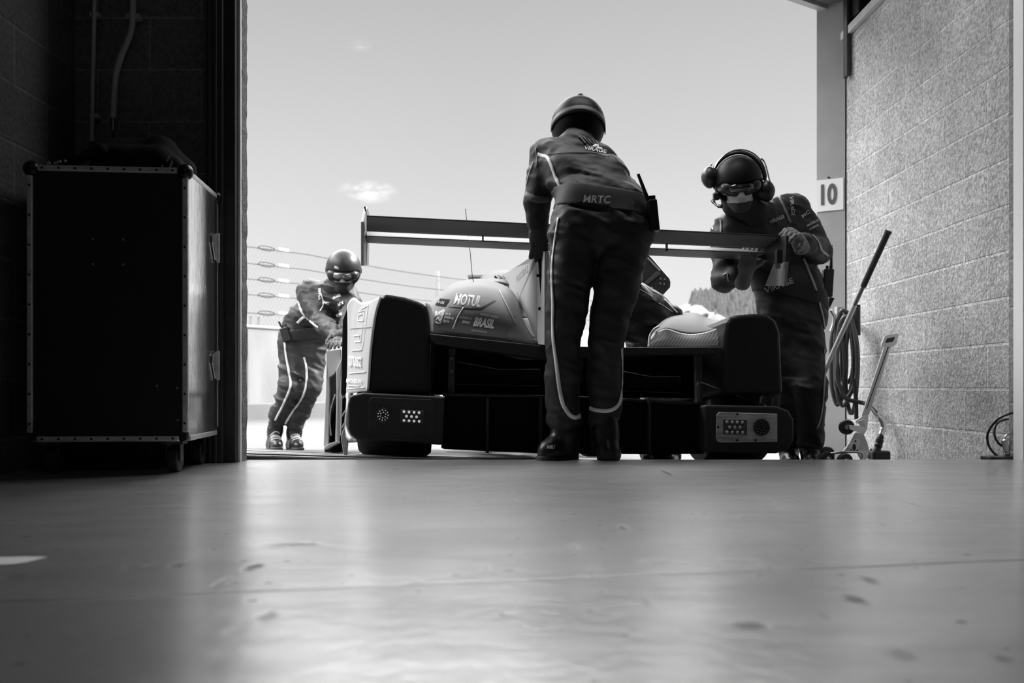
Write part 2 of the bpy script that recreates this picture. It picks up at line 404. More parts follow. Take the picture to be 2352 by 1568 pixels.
def block_mat(name, base, mort, axis, off_u, off_z, rough=.9, bumpd=.012, grain=1.0, contrast=.25):
    m = bpy.data.materials.new(name); m.use_nodes = True; nt = m.node_tree; N = nt.nodes.new; L = nt.links.new
    b = nt.nodes['Principled BSDF']; b.inputs['Roughness'].default_value = rough; b.inputs['Specular IOR Level'].default_value = .2
    tc = N('ShaderNodeTexCoord'); sep = N('ShaderNodeSeparateXYZ'); L(tc.outputs['Object'], sep.inputs[0])
    cb = N('ShaderNodeCombineXYZ')
    for i, (src, off) in enumerate(((axis, off_u), (2, off_z))):
        ad = N('ShaderNodeMath'); ad.operation = 'ADD'; L(sep.outputs[src], ad.inputs[0]); ad.inputs[1].default_value = off; L(ad.outputs[0], cb.inputs[i])
    br = N('ShaderNodeTexBrick'); L(cb.outputs[0], br.inputs['Vector']); br.inputs['Scale'].default_value = 1
    br.inputs['Brick Width'].default_value = .4; br.inputs['Row Height'].default_value = .2; br.inputs['Mortar Size'].default_value = .007
    br.inputs['Mortar Smooth'].default_value = .4; br.inputs['Bias'].default_value = 0; br.offset = .5
    br.inputs['Color1'].default_value = (base * .94,) * 3 + (1,); br.inputs['Color2'].default_value = (base * 1.04,) * 3 + (1,); br.inputs['Mortar'].default_value = (mort,) * 3 + (1,)
    g1 = N('ShaderNodeTexNoise'); L(tc.outputs['Object'], g1.inputs['Vector']); g1.inputs['Scale'].default_value = 62 * grain; g1.inputs['Detail'].default_value = 5; g1.inputs['Roughness'].default_value = .65
    g2 = N('ShaderNodeTexNoise'); L(tc.outputs['Object'], g2.inputs['Vector']); g2.inputs['Scale'].default_value = 3.5; g2.inputs['Detail'].default_value = 4
    r1 = N('ShaderNodeMapRange'); L(g1.outputs[0], r1.inputs[0]); r1.inputs[1].default_value = .3; r1.inputs[2].default_value = .7; r1.inputs[3].default_value = 1 - contrast * 1.6; r1.inputs[4].default_value = 1 + contrast
    r2 = N('ShaderNodeMapRange'); L(g2.outputs[0], r2.inputs[0]); r2.inputs[1].default_value = .3; r2.inputs[2].default_value = .7; r2.inputs[3].default_value = .85; r2.inputs[4].default_value = 1.12
    m1 = N('ShaderNodeMath'); m1.operation = 'MULTIPLY'; L(r1.outputs[0], m1.inputs[0]); L(r2.outputs[0], m1.inputs[1])
    mx = N('ShaderNodeMix'); mx.data_type = 'RGBA'; mx.blend_type = 'MULTIPLY'; mx.inputs[0].default_value = 1; L(br.outputs[0], mx.inputs[6]); L(m1.outputs[0], mx.inputs[7])
    L(mx.outputs[2], b.inputs['Base Color'])
    hs = N('ShaderNodeMath'); hs.operation = 'MULTIPLY_ADD'; L(br.outputs['Fac'], hs.inputs[0]); hs.inputs[1].default_value = -.5; L(g1.outputs[0], hs.inputs[2])
    bp = N('ShaderNodeBump'); L(hs.outputs[0], bp.inputs['Height']); bp.inputs['Strength'].default_value = .8; bp.inputs['Distance'].default_value = bumpd; L(bp.outputs[0], b.inputs['Normal'])
    return m

def floor_mat():
    m = bpy.data.materials.new('sealed_concrete'); m.use_nodes = True; nt = m.node_tree; N = nt.nodes.new; L = nt.links.new
    b = nt.nodes['Principled BSDF']; tc = N('ShaderNodeTexCoord'); V = tc.outputs['Object']
    def math_(op, a, c=None, c2=None):
        n = N('ShaderNodeMath'); n.operation = op
        for i, q in enumerate((a, c, c2)):
            if q is None: continue
            if isinstance(q, (int, float)): n.inputs[i].default_value = q
            else: L(q, n.inputs[i])
        return n.outputs[0]
    def noise(scale, detail=4, vec=V, st=None):
        if st:
            mp = N('ShaderNodeMapping'); L(vec, mp.inputs[0]); mp.inputs['Scale'].default_value = st; vec = mp.outputs[0]
        n = N('ShaderNodeTexNoise'); L(vec, n.inputs['Vector']); n.inputs['Scale'].default_value = scale; n.inputs['Detail'].default_value = detail; return n.outputs[0]
    def rng(x, a, c, lo, hi):
        n = N('ShaderNodeMapRange'); L(x, n.inputs[0]); n.inputs[1].default_value = a; n.inputs[2].default_value = c; n.inputs[3].default_value = lo; n.inputs[4].default_value = hi; return n.outputs[0]
    blot = rng(noise(2.6, 5, st=(1, .8, 1)), .1, .9, .62, 1.3)
    sweep = rng(noise(7, 4, st=(.35, 1.6, 1)), .15, .85, .74, 1.2)
    grit = rng(noise(60, 3), .3, .75, .9, 1.08)
    col = math_('MULTIPLY', math_('MULTIPLY', blot, sweep), math_('MULTIPLY', grit, FLOOR_ALB))
    # small dark drips: sparse voronoi dots
    vo = N('ShaderNodeTexVoronoi'); L(V, vo.inputs['Vector']); vo.inputs['Scale'].default_value = 7.5; vo.voronoi_dimensions = '2D'
    sepc = N('ShaderNodeSeparateColor'); L(vo.outputs['Color'], sepc.inputs[0])
    size = rng(sepc.outputs[0], .74, 1.0, 0.0, .12)
    dot = math_('MULTIPLY', rng(math_('SUBTRACT', vo.outputs['Distance'], size), 0, -.035, 0, 1), rng(noise(30, 2), .35, .6, .3, .9))
    vo2 = N('ShaderNodeTexVoronoi'); vo2.voronoi_dimensions = '2D'; L(V, vo2.inputs['Vector']); vo2.inputs['Scale'].default_value = 19; sc2 = N('ShaderNodeSeparateColor'); L(vo2.outputs['Color'], sc2.inputs[0])
    dot2 = rng(math_('SUBTRACT', vo2.outputs['Distance'], rng(sc2.outputs[1], .84, 1.0, 0, .17)), 0, -.05, 0, .85)
    stain = math_('MULTIPLY', math_('MAXIMUM', dot, dot2), .9)
    # single stains seen on the floor: (x, y, rx, ry, strength)
    for (px, py, rx, ry, st) in STAINS:
        p = P(px, py, CAM.z * F_PX / (py - HY)); sb = N('ShaderNodeVectorMath'); sb.operation = 'SUBTRACT'; L(V, sb.inputs[0]); sb.inputs[1].default_value = p
        mp = N('ShaderNodeMapping'); L(sb.outputs[0], mp.inputs[0]); mp.inputs['Scale'].default_value = (1 / rx, 1 / (1.35 * ry), 1)
        ln = N('ShaderNodeVectorMath'); ln.operation = 'LENGTH'; L(mp.outputs[0], ln.inputs[0])
        wob = math_('MULTIPLY_ADD', noise(48, 4), 1.2, ln.outputs['Value'])
        stain = math_('MAXIMUM', stain, rng(wob, 1.55, 1.0, 0, st))
    # the saw-cut joint across the slab: a slightly bent line
    sx = N('ShaderNodeSeparateXYZ'); L(V, sx.inputs[0])
    a = P(640, 1355, CAM.z * F_PX / (1355 - HY)); c_ = P(1900, 1304, CAM.z * F_PX / (1304 - HY)); k = (c_.y - a.y) / (c_.x - a.x)
    dy = math_('SUBTRACT', sx.outputs[1], math_('MULTIPLY_ADD', sx.outputs[0], k, a.y - k * a.x))
    dy = math_('ADD', dy, math_('MULTIPLY_ADD', noise(3, 2), .02, -.01))
    joint = rng(math_('ABSOLUTE', dy), .009, .002, 0, .85)
    below = rng(dy, -.004, -.05, 1.10, 1.0)
    stain = math_('MAXIMUM', stain, joint)
    col = math_('MULTIPLY', col, math_('MULTIPLY_ADD', stain, -.93, 1.0))
    col = math_('MULTIPLY', col, below)
    cbn = N('ShaderNodeCombineColor'); [L(col, cbn.inputs[i]) for i in range(3)]; L(cbn.outputs[0], b.inputs['Base Color'])
    ro = math_('ADD', math_('MULTIPLY', stain, .25), FLOOR_R); L(ro, b.inputs['Roughness'])
    mott = math_('MULTIPLY', rng(noise(4, 5, st=(.8, 1.3, 1)), .25, .75, .66, 1.14), rng(noise(14, 4, st=(.5, 1.5, 1)), .25, .75, .72, 1.1)); sp = math_('MULTIPLY', mott, math_('MULTIPLY_ADD', stain, -.95, 1.0)); L(sp, b.inputs['Specular IOR Level']); L(sp, b.inputs['Coat Weight']); b.inputs['IOR'].default_value = 2.9
    b.inputs['Coat IOR'].default_value = 2.8; b.inputs['Coat Roughness'].default_value = .23
    bp = N('ShaderNodeBump'); L(math_('ADD', noise(40, 3), math_('MULTIPLY', stain, -.6)), bp.inputs['Height']); bp.inputs['Strength'].default_value = .12; bp.inputs['Distance'].default_value = .01
    L(bp.outputs[0], b.inputs['Normal'])
    return m
FLOOR_ALB, FLOOR_R = .30, .29
STAINS = [(680, 1250, .078, .022, .85), (640, 1252, .04, .03, .7), (582, 1302, .022, .03, .95), (412, 1298, .02, .022, .9), (305, 1302, .018, .02, .8), (38, 1322, .025, .02, .8), (615, 1414, .018, .03, .7), (508, 1336, .012, .03, .6),
          (1965, 1376, .02, .03, .85), (1998, 1332, .016, .03, .75), (1722, 1436, .035, .02, .85), (1430, 1213, .016, .05, .95), (1315, 1256, .014, .03, .8), (1116, 1306, .01, .03, .6),
          (955, 1338, .02, .015, .6), (1530, 1085, .016, .12, .95), (1772, 1152, .012, .09, .8), (1486, 1384, .012, .03, .6), (1894, 1415, .01, .02, .5), (2070, 1506, .02, .02, .5),
          (1700, 1290, .05, .03, .6), (1512, 1290, .04, .02, .5), (2090, 1156, .01, .08, .7), (1900, 1350, .05, .02, .4), (545, 1450, .02, .02, .4)]

mat_floor = floor_mat()
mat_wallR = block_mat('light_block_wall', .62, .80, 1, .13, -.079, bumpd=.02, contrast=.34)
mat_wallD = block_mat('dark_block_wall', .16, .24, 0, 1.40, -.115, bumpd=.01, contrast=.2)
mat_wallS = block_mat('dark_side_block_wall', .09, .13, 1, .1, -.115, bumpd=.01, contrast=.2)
mat_black = M('dark_ceiling_paint', .02, .8)
mat_asph = M('pale_asphalt', .085, .75, var=.14, vscale=3, bump=.3, bscale=120, stretch=(.4, 3, 1), spec=.4)
EDGE = 3.4
# garage floor (raised slab with its threshold edge)
o = struct(box('floor', (-1.9, -2.6, -.3), (4.2, EDGE, 0), mat_floor))
# paved ground beyond, a single sloping sheet with thickness
xs = [-60, -20, -8, -3, -1.2, 0, 1.5, 3, 6, 20, 60]; ysr = [EDGE, 4.2, 5, 6, 7.5, 9, 12, 20, 60, 250]
vs = [(x, y, gz(x, y)) for y in ysr for x in xs]; n = len(xs)
fs = [(j * n + i, j * n + i + 1, (j + 1) * n + i + 1, (j + 1) * n + i) for j in range(len(ysr) - 1) for i in range(n - 1)]
o = struct(mesh('ground', vs, fs, mat_asph)); solid(o, .2, -1)
# steel threshold angle and drain bars along the slab edge
mat_rail = M('worn_steel_rail', .45, .3, .9, var=.25, vscale=30)
mat_drain = M('drain_iron', .22, .45, .6)
for k, (y, w, hgt) in enumerate(((3.425, .022, .004), (3.56, .03, .01), (3.72, .02, .008), (3.95, .05, .008), (4.5, .06, .008))):
    x0, x1 = -1.6, 2.1
    a = Vector((x0, y, gz(x0, y))); c = Vector((x1, y, gz(x1, y)))
    bm = bmesh.new(); up = Vector((0, 0, hgt)); dy = Vector((0, w, 0))
    q = [bm.verts.new(v) for v in (a, c, c + dy, a + dy, a + up, c + up, c + dy + up, a + dy + up)]
    for f in ((0, 1, 5, 4), (1, 2, 6, 5), (2, 3, 7, 6), (3, 0, 4, 7), (4, 5, 6, 7), (3, 2, 1, 0)): bm.faces.new([q[i] for i in f])
    o = struct(finish('trim_%d' % (k + 1), bm, mat_rail if k % 2 == 0 else mat_drain))

# left: side wall, end wall with blocks, steel door jamb
XL = -1.69
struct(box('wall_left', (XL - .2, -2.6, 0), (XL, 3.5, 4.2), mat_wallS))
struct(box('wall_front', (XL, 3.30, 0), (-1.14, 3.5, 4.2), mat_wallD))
mat_jamb = M('dark_painted_steel', .035, .45, .3, var=.3, vscale=12)
mat_jedge = M('lit_white_edge', .8, .5, .2)  # white strip with the lit jamb corner put into its colour
mat_rub = M('crumbled_mortar', .16, .9, var=.5, vscale=60, bump=1, bscale=90)
j = struct(bpy.data.objects.new('trim_6', None)); COL.objects.link(j)
box('jamb_channel', (-1.165, 3.245, 0), (-1.10, 3.30, 4.2), mat_jamb, j, .006)
box('jamb_flange', (-1.105, 3.262, 0), (-1.058, 3.374, 4.2), mat_jamb, j, .004)
for x in (-1.150, -1.128): box('jamb_lip', (x, 3.236, 0), (x + .007, 3.25, 4.2), M('grey_lip', .10, .4, .5), j)
box('jamb_edge', (-1.0585, 3.292, 0), (-1.0475, 3.308, 4.2), mat_jedge, j, .002)
bm = bmesh.new(); random.seed(4)
NZ = 150; L1 = []; 
for i in range(NZ + 1):
    z = 4.2 * i / NZ; w = .010 + random.uniform(-.0025, .0025)
    L1.append([bm.verts.new((-1.0575, 3.308, z)), bm.verts.new((-1.0575 + w, 3.309, z)), bm.verts.new((-1.0575 + w, 3.374, z)), bm.verts.new((-1.0575, 3.374, z))])
for a, c in zip(L1, L1[1:]):
    for i in range(4): bm.faces.new((a[i], a[(i + 1) % 4], c[(i + 1) % 4], c[i]))
bm.faces.new(L1[0][::-1]); bm.faces.new(L1[-1])
finish('jamb_masonry', bm, mat_rub, j)

# right: block wall of the bay, pier and pale door edge, post, header
XR = 2.155
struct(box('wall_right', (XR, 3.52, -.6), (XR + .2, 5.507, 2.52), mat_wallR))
o = struct(box('wall_pier', (2.085, 3.44, -.6), (XR + .2, 3.58, 4.2), block_mat('shaded_block_pier', .34, .45, 1, .0, -.02, bumpd=.015)))  # pier blocks darkened in their colour to stand for shade
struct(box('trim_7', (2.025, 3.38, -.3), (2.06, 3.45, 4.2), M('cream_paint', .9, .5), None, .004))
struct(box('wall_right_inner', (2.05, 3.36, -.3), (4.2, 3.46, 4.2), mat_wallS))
mat_cap = M('pale_wall_cap', .55, .8, var=.15, vscale=15)
bm = bmesh.new(); random.seed(2)
bm_box(bm, (XR + .1, 4.72, 2.55), (.26, 1.98, .05))
o = struct(finish('trim_8', bm, mat_cap))
struct(box('wall_right_upper', (XR + .1, 3.46, 2.575), (XR + .25, 5.9, 4.2), mat_black))
# post with the number plate, turned towards the door reveal
pa = Vector(((1876 - CX) / F_PX * 5.62, 5.62, 0)); pb = Vector(((1941 - CX) / F_PX * 5.50, 5.50, 0)); pd = (pb - pa).normalized(); pn = Vector((-pd.y, pd.x, 0))
mat_post = M('grey_painted_post', .38, .6, var=.08, vscale=6, bump=.1, bscale=40)
bm = bmesh.new()
out = [pa, pb, pb + pn * .35, pa + pn * .35]
lo_ = [bm.verts.new((p.x, p.y, -.6)) for p in out]; hi_ = [bm.verts.new((p.x, p.y, 3.1)) for p in out]
bm.faces.new(lo_[::-1]); bm.faces.new(hi_)
for i in range(4): bm.faces.new((lo_[i], lo_[(i + 1) % 4], hi_[(i + 1) % 4], hi_[i]))
struct(finish('wall_post', bm, mat_post))
bm = bmesh.new(); bm_box(bm, (2.154, 5.505, 1.3), (.008, .02, 3.8)); struct(finish('trim_9', bm, M('black_gap_strip', .01, .6)))
# header beams running towards us to the left from the post
hd = Vector((-.853, -.522, 0)).normalized(); base = P(1876, 24, 5.60)
mat_beam = M('header_steel', .20, .5, .2, var=.1, vscale=9); mat_beamL = M('pale_header_edge', .55, .5)
hn = Vector((-hd.y, hd.x, 0))
def beam(nm, off_n, off_z, w, t, mat, start=-.2, length=5.5):
    c0 = base + hd * start + hn * off_n + Vector((0, 0, off_z)); c1 = c0 + hd * length
    q = []
    for c in (c0, c1):
        for s, u in ((0, 0), (1, 0), (1, 1), (0, 1)): q.append(c + hn * (s * w) + Vector((0, 0, u * t)))
    return struct(mesh(nm, q, [(0, 1, 2, 3), (7, 6, 5, 4), (0, 4, 5, 1), (1, 5, 6, 2), (2, 6, 7, 3), (3, 7, 4, 0)], mat))
o = beam('trim_10', 0.0, 0, .05, .03, mat_beamL); o = beam('trim_11', .05, .02, .12, .22, mat_beam)
o = beam('trim_12', .20, .08, .06, .05, mat_beamL); o = beam('wall_lintel', .0, .22, .4, 1.2, mat_black)
# roller shutter gear at the top of the wall
g = thing('shutter_gearbox', (2.08, 5.3, 2.4), 'dark roller shutter guide and gear at the top of the post', 'shutter')
mg = M('shutter_black', .012, .5, .3); mg2 = M('shutter_grey', .06, .4, .6)
box('guide_rail', (2.118, 5.40, 2.26), (2.142, 5.46, 3.0), mg2, g, .004)
box('housing', (2.15, 5.30, 2.62), (2.27, 5.60, 3.1), mg, g, .01)
tube('chain', [(2.20, 5.2, 2.66), (2.215, 5.2, 2.78), (2.235, 5.2, 2.72), (2.26, 5.2, 2.9)], .012, mg2, g)
# added dim fill light behind the camera, not a known lamp
ll = bpy.data.lights.new('rear_fill_light', 'AREA'); ll.shape = 'RECTANGLE'; ll.size = 1.2; ll.size_y = .15; ll.energy = 6
lo2 = bpy.data.objects.new('rear_fill_light', ll); COL.objects.link(lo2); lo2.location = (.2, -.6, 3.25)
l3 = bpy.data.lights.new('bay_fill_light', 'AREA'); l3.shape = 'RECTANGLE'; l3.size = 1.4; l3.size_y = .2; l3.energy = 28  # added overhead fill light above the car, out of view
lo3 = bpy.data.objects.new('bay_fill_light', l3); COL.objects.link(lo3); lo3.location = (.5, 3.75, 2.96)
# dark shell behind the camera
struct(box('ceiling', (XL - .2, -2.8, 3.35), (4.4, 3.5, 3.5), mat_black))
q = [Vector(p) for p in ((-1.2, 3.42, 3.0), (4.4, 3.42, 3.0), (4.4, 5.9, 3.0), (2.4, 5.9, 3.0), (1.2, 5.75, 3.0), (-1.2, 4.5, 3.0))]
struct(prism('ceiling_bay_shade', q, Vector((0, 0, .12)), mat_black))  # ceiling drawn outward past the door, out of view, to shade the car
struct(box('wall_above_door', (-1.2, 3.42, 3.0), (4.4, 3.5, 3.5), mat_black))
struct(box('wall_back', (XL - .2, -2.8, 0), (4.4, -2.6, 3.4), mat_black))
struct(box('wall_right_rear', (4.2, -2.6, -.3), (4.4, 3.46, 3.4), mat_black))

# number plate
np_ = thing('number_plate', (pa + pb) / 2 + Vector((0, 0, 1.6)), 'white number plate reading 10 screwed to the grey post', 'sign')
def onpost(px, py, off=.003):
    d = ray(px, py); t = (pa - CAM).dot(pn) / d.dot(pn); return CAM + d * t - pn * off
q = [onpost(1877, 487, .002), onpost(1938, 481, .002), onpost(1938, 408, .002), onpost(1877, 415, .002)]
prism('plate', q, -pn * .006, M('white_plate', .92, .4), np_)
mat_num = M('grey_numeral', .10, .5)
a, c, u = onpost(1887, 470, .012), onpost(1924, 466.5, .012), onpost(1887, 424, .012)
flat_text('10', a, c - a, u - a, (c - a).length, (u - a).length, mat_num, np_, .035, name='numerals')
bm = bmesh.new(); bm_cyl(bm, onpost(1904, 408, -.002), onpost(1904, 408, .012), .006, seg=10); finish('screw', bm, mg, np_)
# wall conduits
mat_pipe = M('grey_conduit', .42, .45, 0, var=.1)
c1 = thing('conduit', P(212, 330, 3.28), 'straight thin grey conduit on the dark left wall', 'pipe')
tube('pipe', [P(218, -40, 3.27), P(214, 150, 3.27), P(211, 325, 3.27)], .0085, mat_pipe, c1, 10, 12)
for y in (36, 268): bm = bmesh.new(); bm_box(bm, P(220, y, 3.28), (.035, .03, .016)); finish('clip', bm, mat_pipe, c1)
c2 = thing('conduit', P(262, 300, 3.28), 'thicker grey conduit with a bend beside the straight one on the dark left wall', 'pipe')
tube('pipe', [P(306, -40, 3.265), P(305, 30, 3.265), P(300, 75, 3.265), P(280, 125, 3.265), P(268, 165, 3.265), P(263, 210, 3.265), P(260, 272, 3.265)], .0115, mat_pipe, c2, 12, 50)
cyl('gland', P(260, 272, 3.265), P(260, 300, 3.265), .006, M('gland_steel', .3, .3, .8), c2)
bm = bmesh.new(); bm_box(bm, P(308, 40, 3.28), (.05, .03, .018)); finish('clip', bm, mat_pipe, c2)

# scrap of white paper on the floor near the left edge
zp = lambda px, py: P(px, py, CAM.z * F_PX / (py - HY)) + Vector((0, 0, .0015))
pa_ = prism('paper_scrap', [zp(-30, 1284), zp(60, 1281), zp(108, 1282), (zp(62, 1294)), zp(30, 1299), zp(-30, 1302)], Vector((0, 0, .0012)), M('white_paper', .8, .8))
tag(pa_, 'small white scrap of paper lying on the floor at the left edge', 'paper')
# ---------------------------------------------------------------- the racing car, pushed in tail first
YAW = math.radians(6.2)
cF = Vector((-math.sin(YAW), math.cos(YAW), -.060)).normalized()
cR = Vector((math.cos(YAW), math.sin(YAW), -.035)); cR = (cR - cF * cR.dot(cF)).normalized(); cU = cR.cross(cF)
cO = P(1300, 888, 3.75)
def cp(px, py, v):
    d = ray(px, py); return CAM + d * ((cO + cF * v - CAM).dot(cF) / d.dot(cF))
def cpu(px, py, u):
    d = ray(px, py); return CAM + d * ((cO + cR * u - CAM).dot(cR) / d.dot(cR))
def rowv(pts, v=None): return [cp(p[0], p[1], p[2] if len(p) > 2 else v) for p in pts]
def cprism(name, pts, v, depth, mat, parent, bevel=.006, taper=1.0): return prism(name, rowv(pts, v), cF * depth, mat, parent, bevel, taper)

cblk = M('carbon_black', .012, .45, spec=.4, var=.3, vscale=40, bump=.08, bscale=300)
cdark = M('matt_black_duct', .006, .8, spec=.2)
cdk2 = M('dark_composite', .022, .5, var=.35, vscale=25, bump=.15, bscale=120)
cgrey = M('grey_body_paint', .21, .65, spec=.08)
cgrey2 = M('mid_grey_body_paint', .12, .6, spec=.1)
cpale = M('pale_body_wrap', .50, .6, spec=.15, var=.05, vscale=4)
cwhite = M('white_body_part', .45, .4, var=.06, vscale=12)
csteel = M('bright_steel', .7, .25, .95)
cwing = M('wing_underside', .15, .6, spec=.3, var=.15, vscale=6)
cletter = M('white_lettering', .85, .6, spec=.1)
cline = M('thin_pale_line', .75, .5)
crub = M('tyre_rubber', .012, .7, var=.3, vscale=20)
cglass = M('tinted_glass', .02, .06, spec=.8)

car = thing('race_car', cO + cU * -.36 + cF * 1.2, 'prototype race car seen from behind with a wide rear wing', 'race car')
# rear fenders
fenL = cprism('rear_fender', [(846, 905), (850, 853), (856, 753), (863, 713), (872, 686), (882, 673), (930, 681), (961, 691), (977, 698), (984, 717), (988, 760), (992, 905)], .02, .8, cblk, car, .02)
fenR = cprism('rear_fender', [(1660, 905), (1661, 800), (1664, 766), (1669, 740), (1678, 727), (1692, 723), (1735, 719), (1765, 722), (1783, 735), (1793, 760), (1800, 905)], .02, .8, cblk, car, .02)
flank = loft('fender_flank', [
    rowv([(873, 681, .02), (862, 686, .1), (852, 691, .2), (841, 693, .3), (830, 694, .38), (821, 690, .42), (812, 683, .47), (803, 690, .5), (797, 702, .52)]),
    rowv([(861, 722, .02), (851, 728, .1), (842, 731, .2), (832, 733, .3), (822, 733, .38), (814, 731, .42), (808, 727, .47), (802, 727, .5), (798, 730, .52)]),
    rowv([(850, 802, .02), (841, 803, .1), (833, 803, .2), (823, 803, .3), (815, 803, .38), (810, 802, .42), (805, 802, .47), (801, 801, .5), (798, 800, .52)]),
    rowv([(846, 860, .02), (839, 861, .1), (830, 862, .2), (820, 862, .3), (812, 862, .38), (807, 862, .42), (803, 861, .47), (799, 861, .5), (797, 860, .52)]),
    rowv([(843, 898, .02), (838, 899, .1), (828, 899, .2), (818, 901, .3), (810, 902, .38), (805, 903, .42), (801, 904, .47), (798, 904, .5), (795, 904, .52)])], 28, 30, cpale, car, -.008)
inner = loft('fender_inner_edge', [rowv([(976, 697, .03), (984, 700, .1), (990, 712, .2), (994, 730, .3)]), rowv([(984, 725, .03), (990, 730, .1), (994, 738, .2), (997, 748, .3)]), rowv([(988, 766, .03), (992, 766, .1), (995, 767, .2), (998, 768, .3)])], 10, 10, cpale, car, -.006)
cprism('fender_vent', [(787, 735), (799, 703), (801, 905), (783, 905)], .56, .3, cdark, car, .004)
# tail lip and dark transom
cprism('tail_lip', [(986, 766), (1120, 780), (1250, 794), (1431, 797), (1661, 796), (1658, 806), (1650, 813), (1440, 815), (1250, 824), (1001, 789), (992, 780)], .0, .07, cdk2, car, .005)
cprism('transom', [(985, 785), (1240, 800), (1670, 800), (1670, 915), (985, 905)], .42, .05, cdark, car, 0)
dif = cprism('diffuser', [(1021, 909), (1300, 913), (1617, 930), (1617, 1042), (1480, 1043), (1240, 1041), (1120, 1036), (1018, 1031)], .06, .35, cdark, car, .004)
for x in (1118, 1240, 1360, 1490): cprism('strake', [(x, 913), (x + 5, 913), (x + 5, 1040), (x, 1040)], .0, .08, cdk2, dif, .001)
cprism('crash_beam', [(1018, 903), (1300, 908), (1620, 924), (1620, 930), (1300, 914), (1018, 909)], .03, .06, cdk2, car, .002)
for pts in ([(1031, 800), (1046, 800), (1044, 905), (1028, 905)], [(1598, 812), (1614, 812), (1614, 926), (1600, 926)]):
    s_ = cprism('strut', pts, .10, .03, M('strut_grey', .06, .5, .3), car, .003)
    for y in ((824, 853) if pts[0][0] < 1100 else (877,)):
        c = cp(pts[0][0] + 6, y, .09); bm = bmesh.new(); bm_cyl(bm, c, c - cF * .012, .008, seg=10); finish('bolt', bm, csteel, s_)
cprism('tie_plate', [(1600, 882), (1606, 880), (1609, 924), (1601, 924)], .08, .02, csteel, car, .001)
tube('tie_cable', [cp(1609, 877, .05), cp(1760, 932, .1)], .0025, csteel, car, 6)
# radiator cores behind the lip
for k, (x0, y0, x1, y1, dy) in enumerate(((1050, 830, 1240, 886, 10), (1432, 853, 1562, 902, 4))):
    rad = cprism('radiator', [(x0, y0), (x1, y0 + dy), (x1, y1), (x0, y1 - 4)], .30, .04, cdark, car, 0)
    bm = bmesh.new()
    loop = [cp(x0, y0, .28), cp((x0 + x1) / 2, y0 + dy + 8, .28), cp(x1, y0 + dy + 8, .28), cp(x1, y1, .28), cp(x0, y1 - 4, .28)]
    bm_tube(bm, loop, .0022, 6); finish('radiator_rim', bm, M('rim_grey', .25, .4, .6), rad)
    bm = bmesh.new(); random.seed(3 + k); nn = 34
    for i in range(nn):
        x = x0 + (x1 - x0) * (i + .5) / nn; bm_tube(bm, [cp(x, y0 + dy + 10, .285), cp(x, y1 - 6, .285)], .0011, 4)
    for i in range(7):
        y = y0 + dy + 12 + (y1 - y0 - 26) * i / 6; bm_tube(bm, [cp(x0 + 4, y - 4, .284), cp(x1 - 4, y, .284)], .001, 4)
    finish('radiator_fins', bm, M('fin_grey', .06, .4, .6), rad)
# engine cover: left hump
base = [(988, 765), (1040, 770), (1100, 777), (1165, 783), (1231, 789)]
arc = [(984, 702), (1010, 678), (1029, 660), (1052, 649), (1085, 643), (1113, 643), (1144, 652), (1170, 665), (1187, 688), (1196, 716), (1203, 738)]
B = cr([Vector((x, y, 0)) for x, y in base], 25); A = cr([Vector((x, y, 0)) for x, y in arc], 25)
rows = []
for s, v in ((0, .08), (.25, .12), (.5, .20), (.72, .33), (.86, .48), (.95, .66), (1.0, .92)):
    rows.append([cp(b.x + (a.x - b.x) * s, b.y + (a.y - b.y) * s, v) for a, b in zip(A, B)])
top = rows[-1]; mid = sum(top, Vector()) / 25
for d, dn, nar in ((.5, .05, .95), (1.2, .2, .85)): rows.append([p + (mid - p) * (1 - nar) + cF * d - cU * dn for p in top])
cover = loft('engine_cover', rows, 40, 44, cgrey, car, -.01)
loft('cover_deck', [rowv([(1199, 734), (1225, 734), (1252, 735)], .6), rowv([(1212, 760), (1232, 761), (1252, 762)], .3), rowv([(1229, 790), (1240, 791), (1254, 793)], .08)], 10, 10, cgrey, car, -.008)
loft('cover_side', [rowv([(1184, 668), (1215, 655), (1252, 640)], 1.0), rowv([(1195, 700), (1220, 690), (1252, 685)], .85), rowv([(1200, 735), (1225, 735), (1252, 735)], .62)], 10, 10, cgrey2, car, -.008)
bul = [ell(cp(1205, 796, .22), frame(cF * .6 + cR * -.8 + cU * .1, cU), (.07, .14, .062))]
sdf_obj('cover_bulge', bul, .012, cgrey, car)
# shark fin, wing post, vertical rod
fin = prism('shark_fin', [cpu(x, y, (cp(1236, 700, .1) - cO).dot(cR)) for x, y in ((1233, 577), (1233, 600), (1190, 612), (1150, 633), (1163, 655), (1190, 690), (1214, 735), (1233, 790))], cR * .012, M('fin_wrap', .27, .6, spec=.15), car, 0)
finb = prism('fin_tail', [cpu(x, y, (cp(1240, 700, .05) - cO).dot(cR)) for x, y in ((1250, 577), (1228, 577), (1222, 600), (1224, 790), (1250, 792))], cR * .022, cpale, car, .002)
rod = tube('brake_rod', [cp(1238, 574, .03), cp(1242, 640, .03), cp(1247, 700, .03), cp(1252, 800, .03)], .007, cdark, car, 8, 14)
for x, y in ((1243, 632), (1247, 708)):
    cprism('rod_clamp', [(x - 10, y - 3), (x + 9, y - 3), (x + 9, y + 3), (x - 10, y + 3)], .02, .015, cdark, rod, .001)
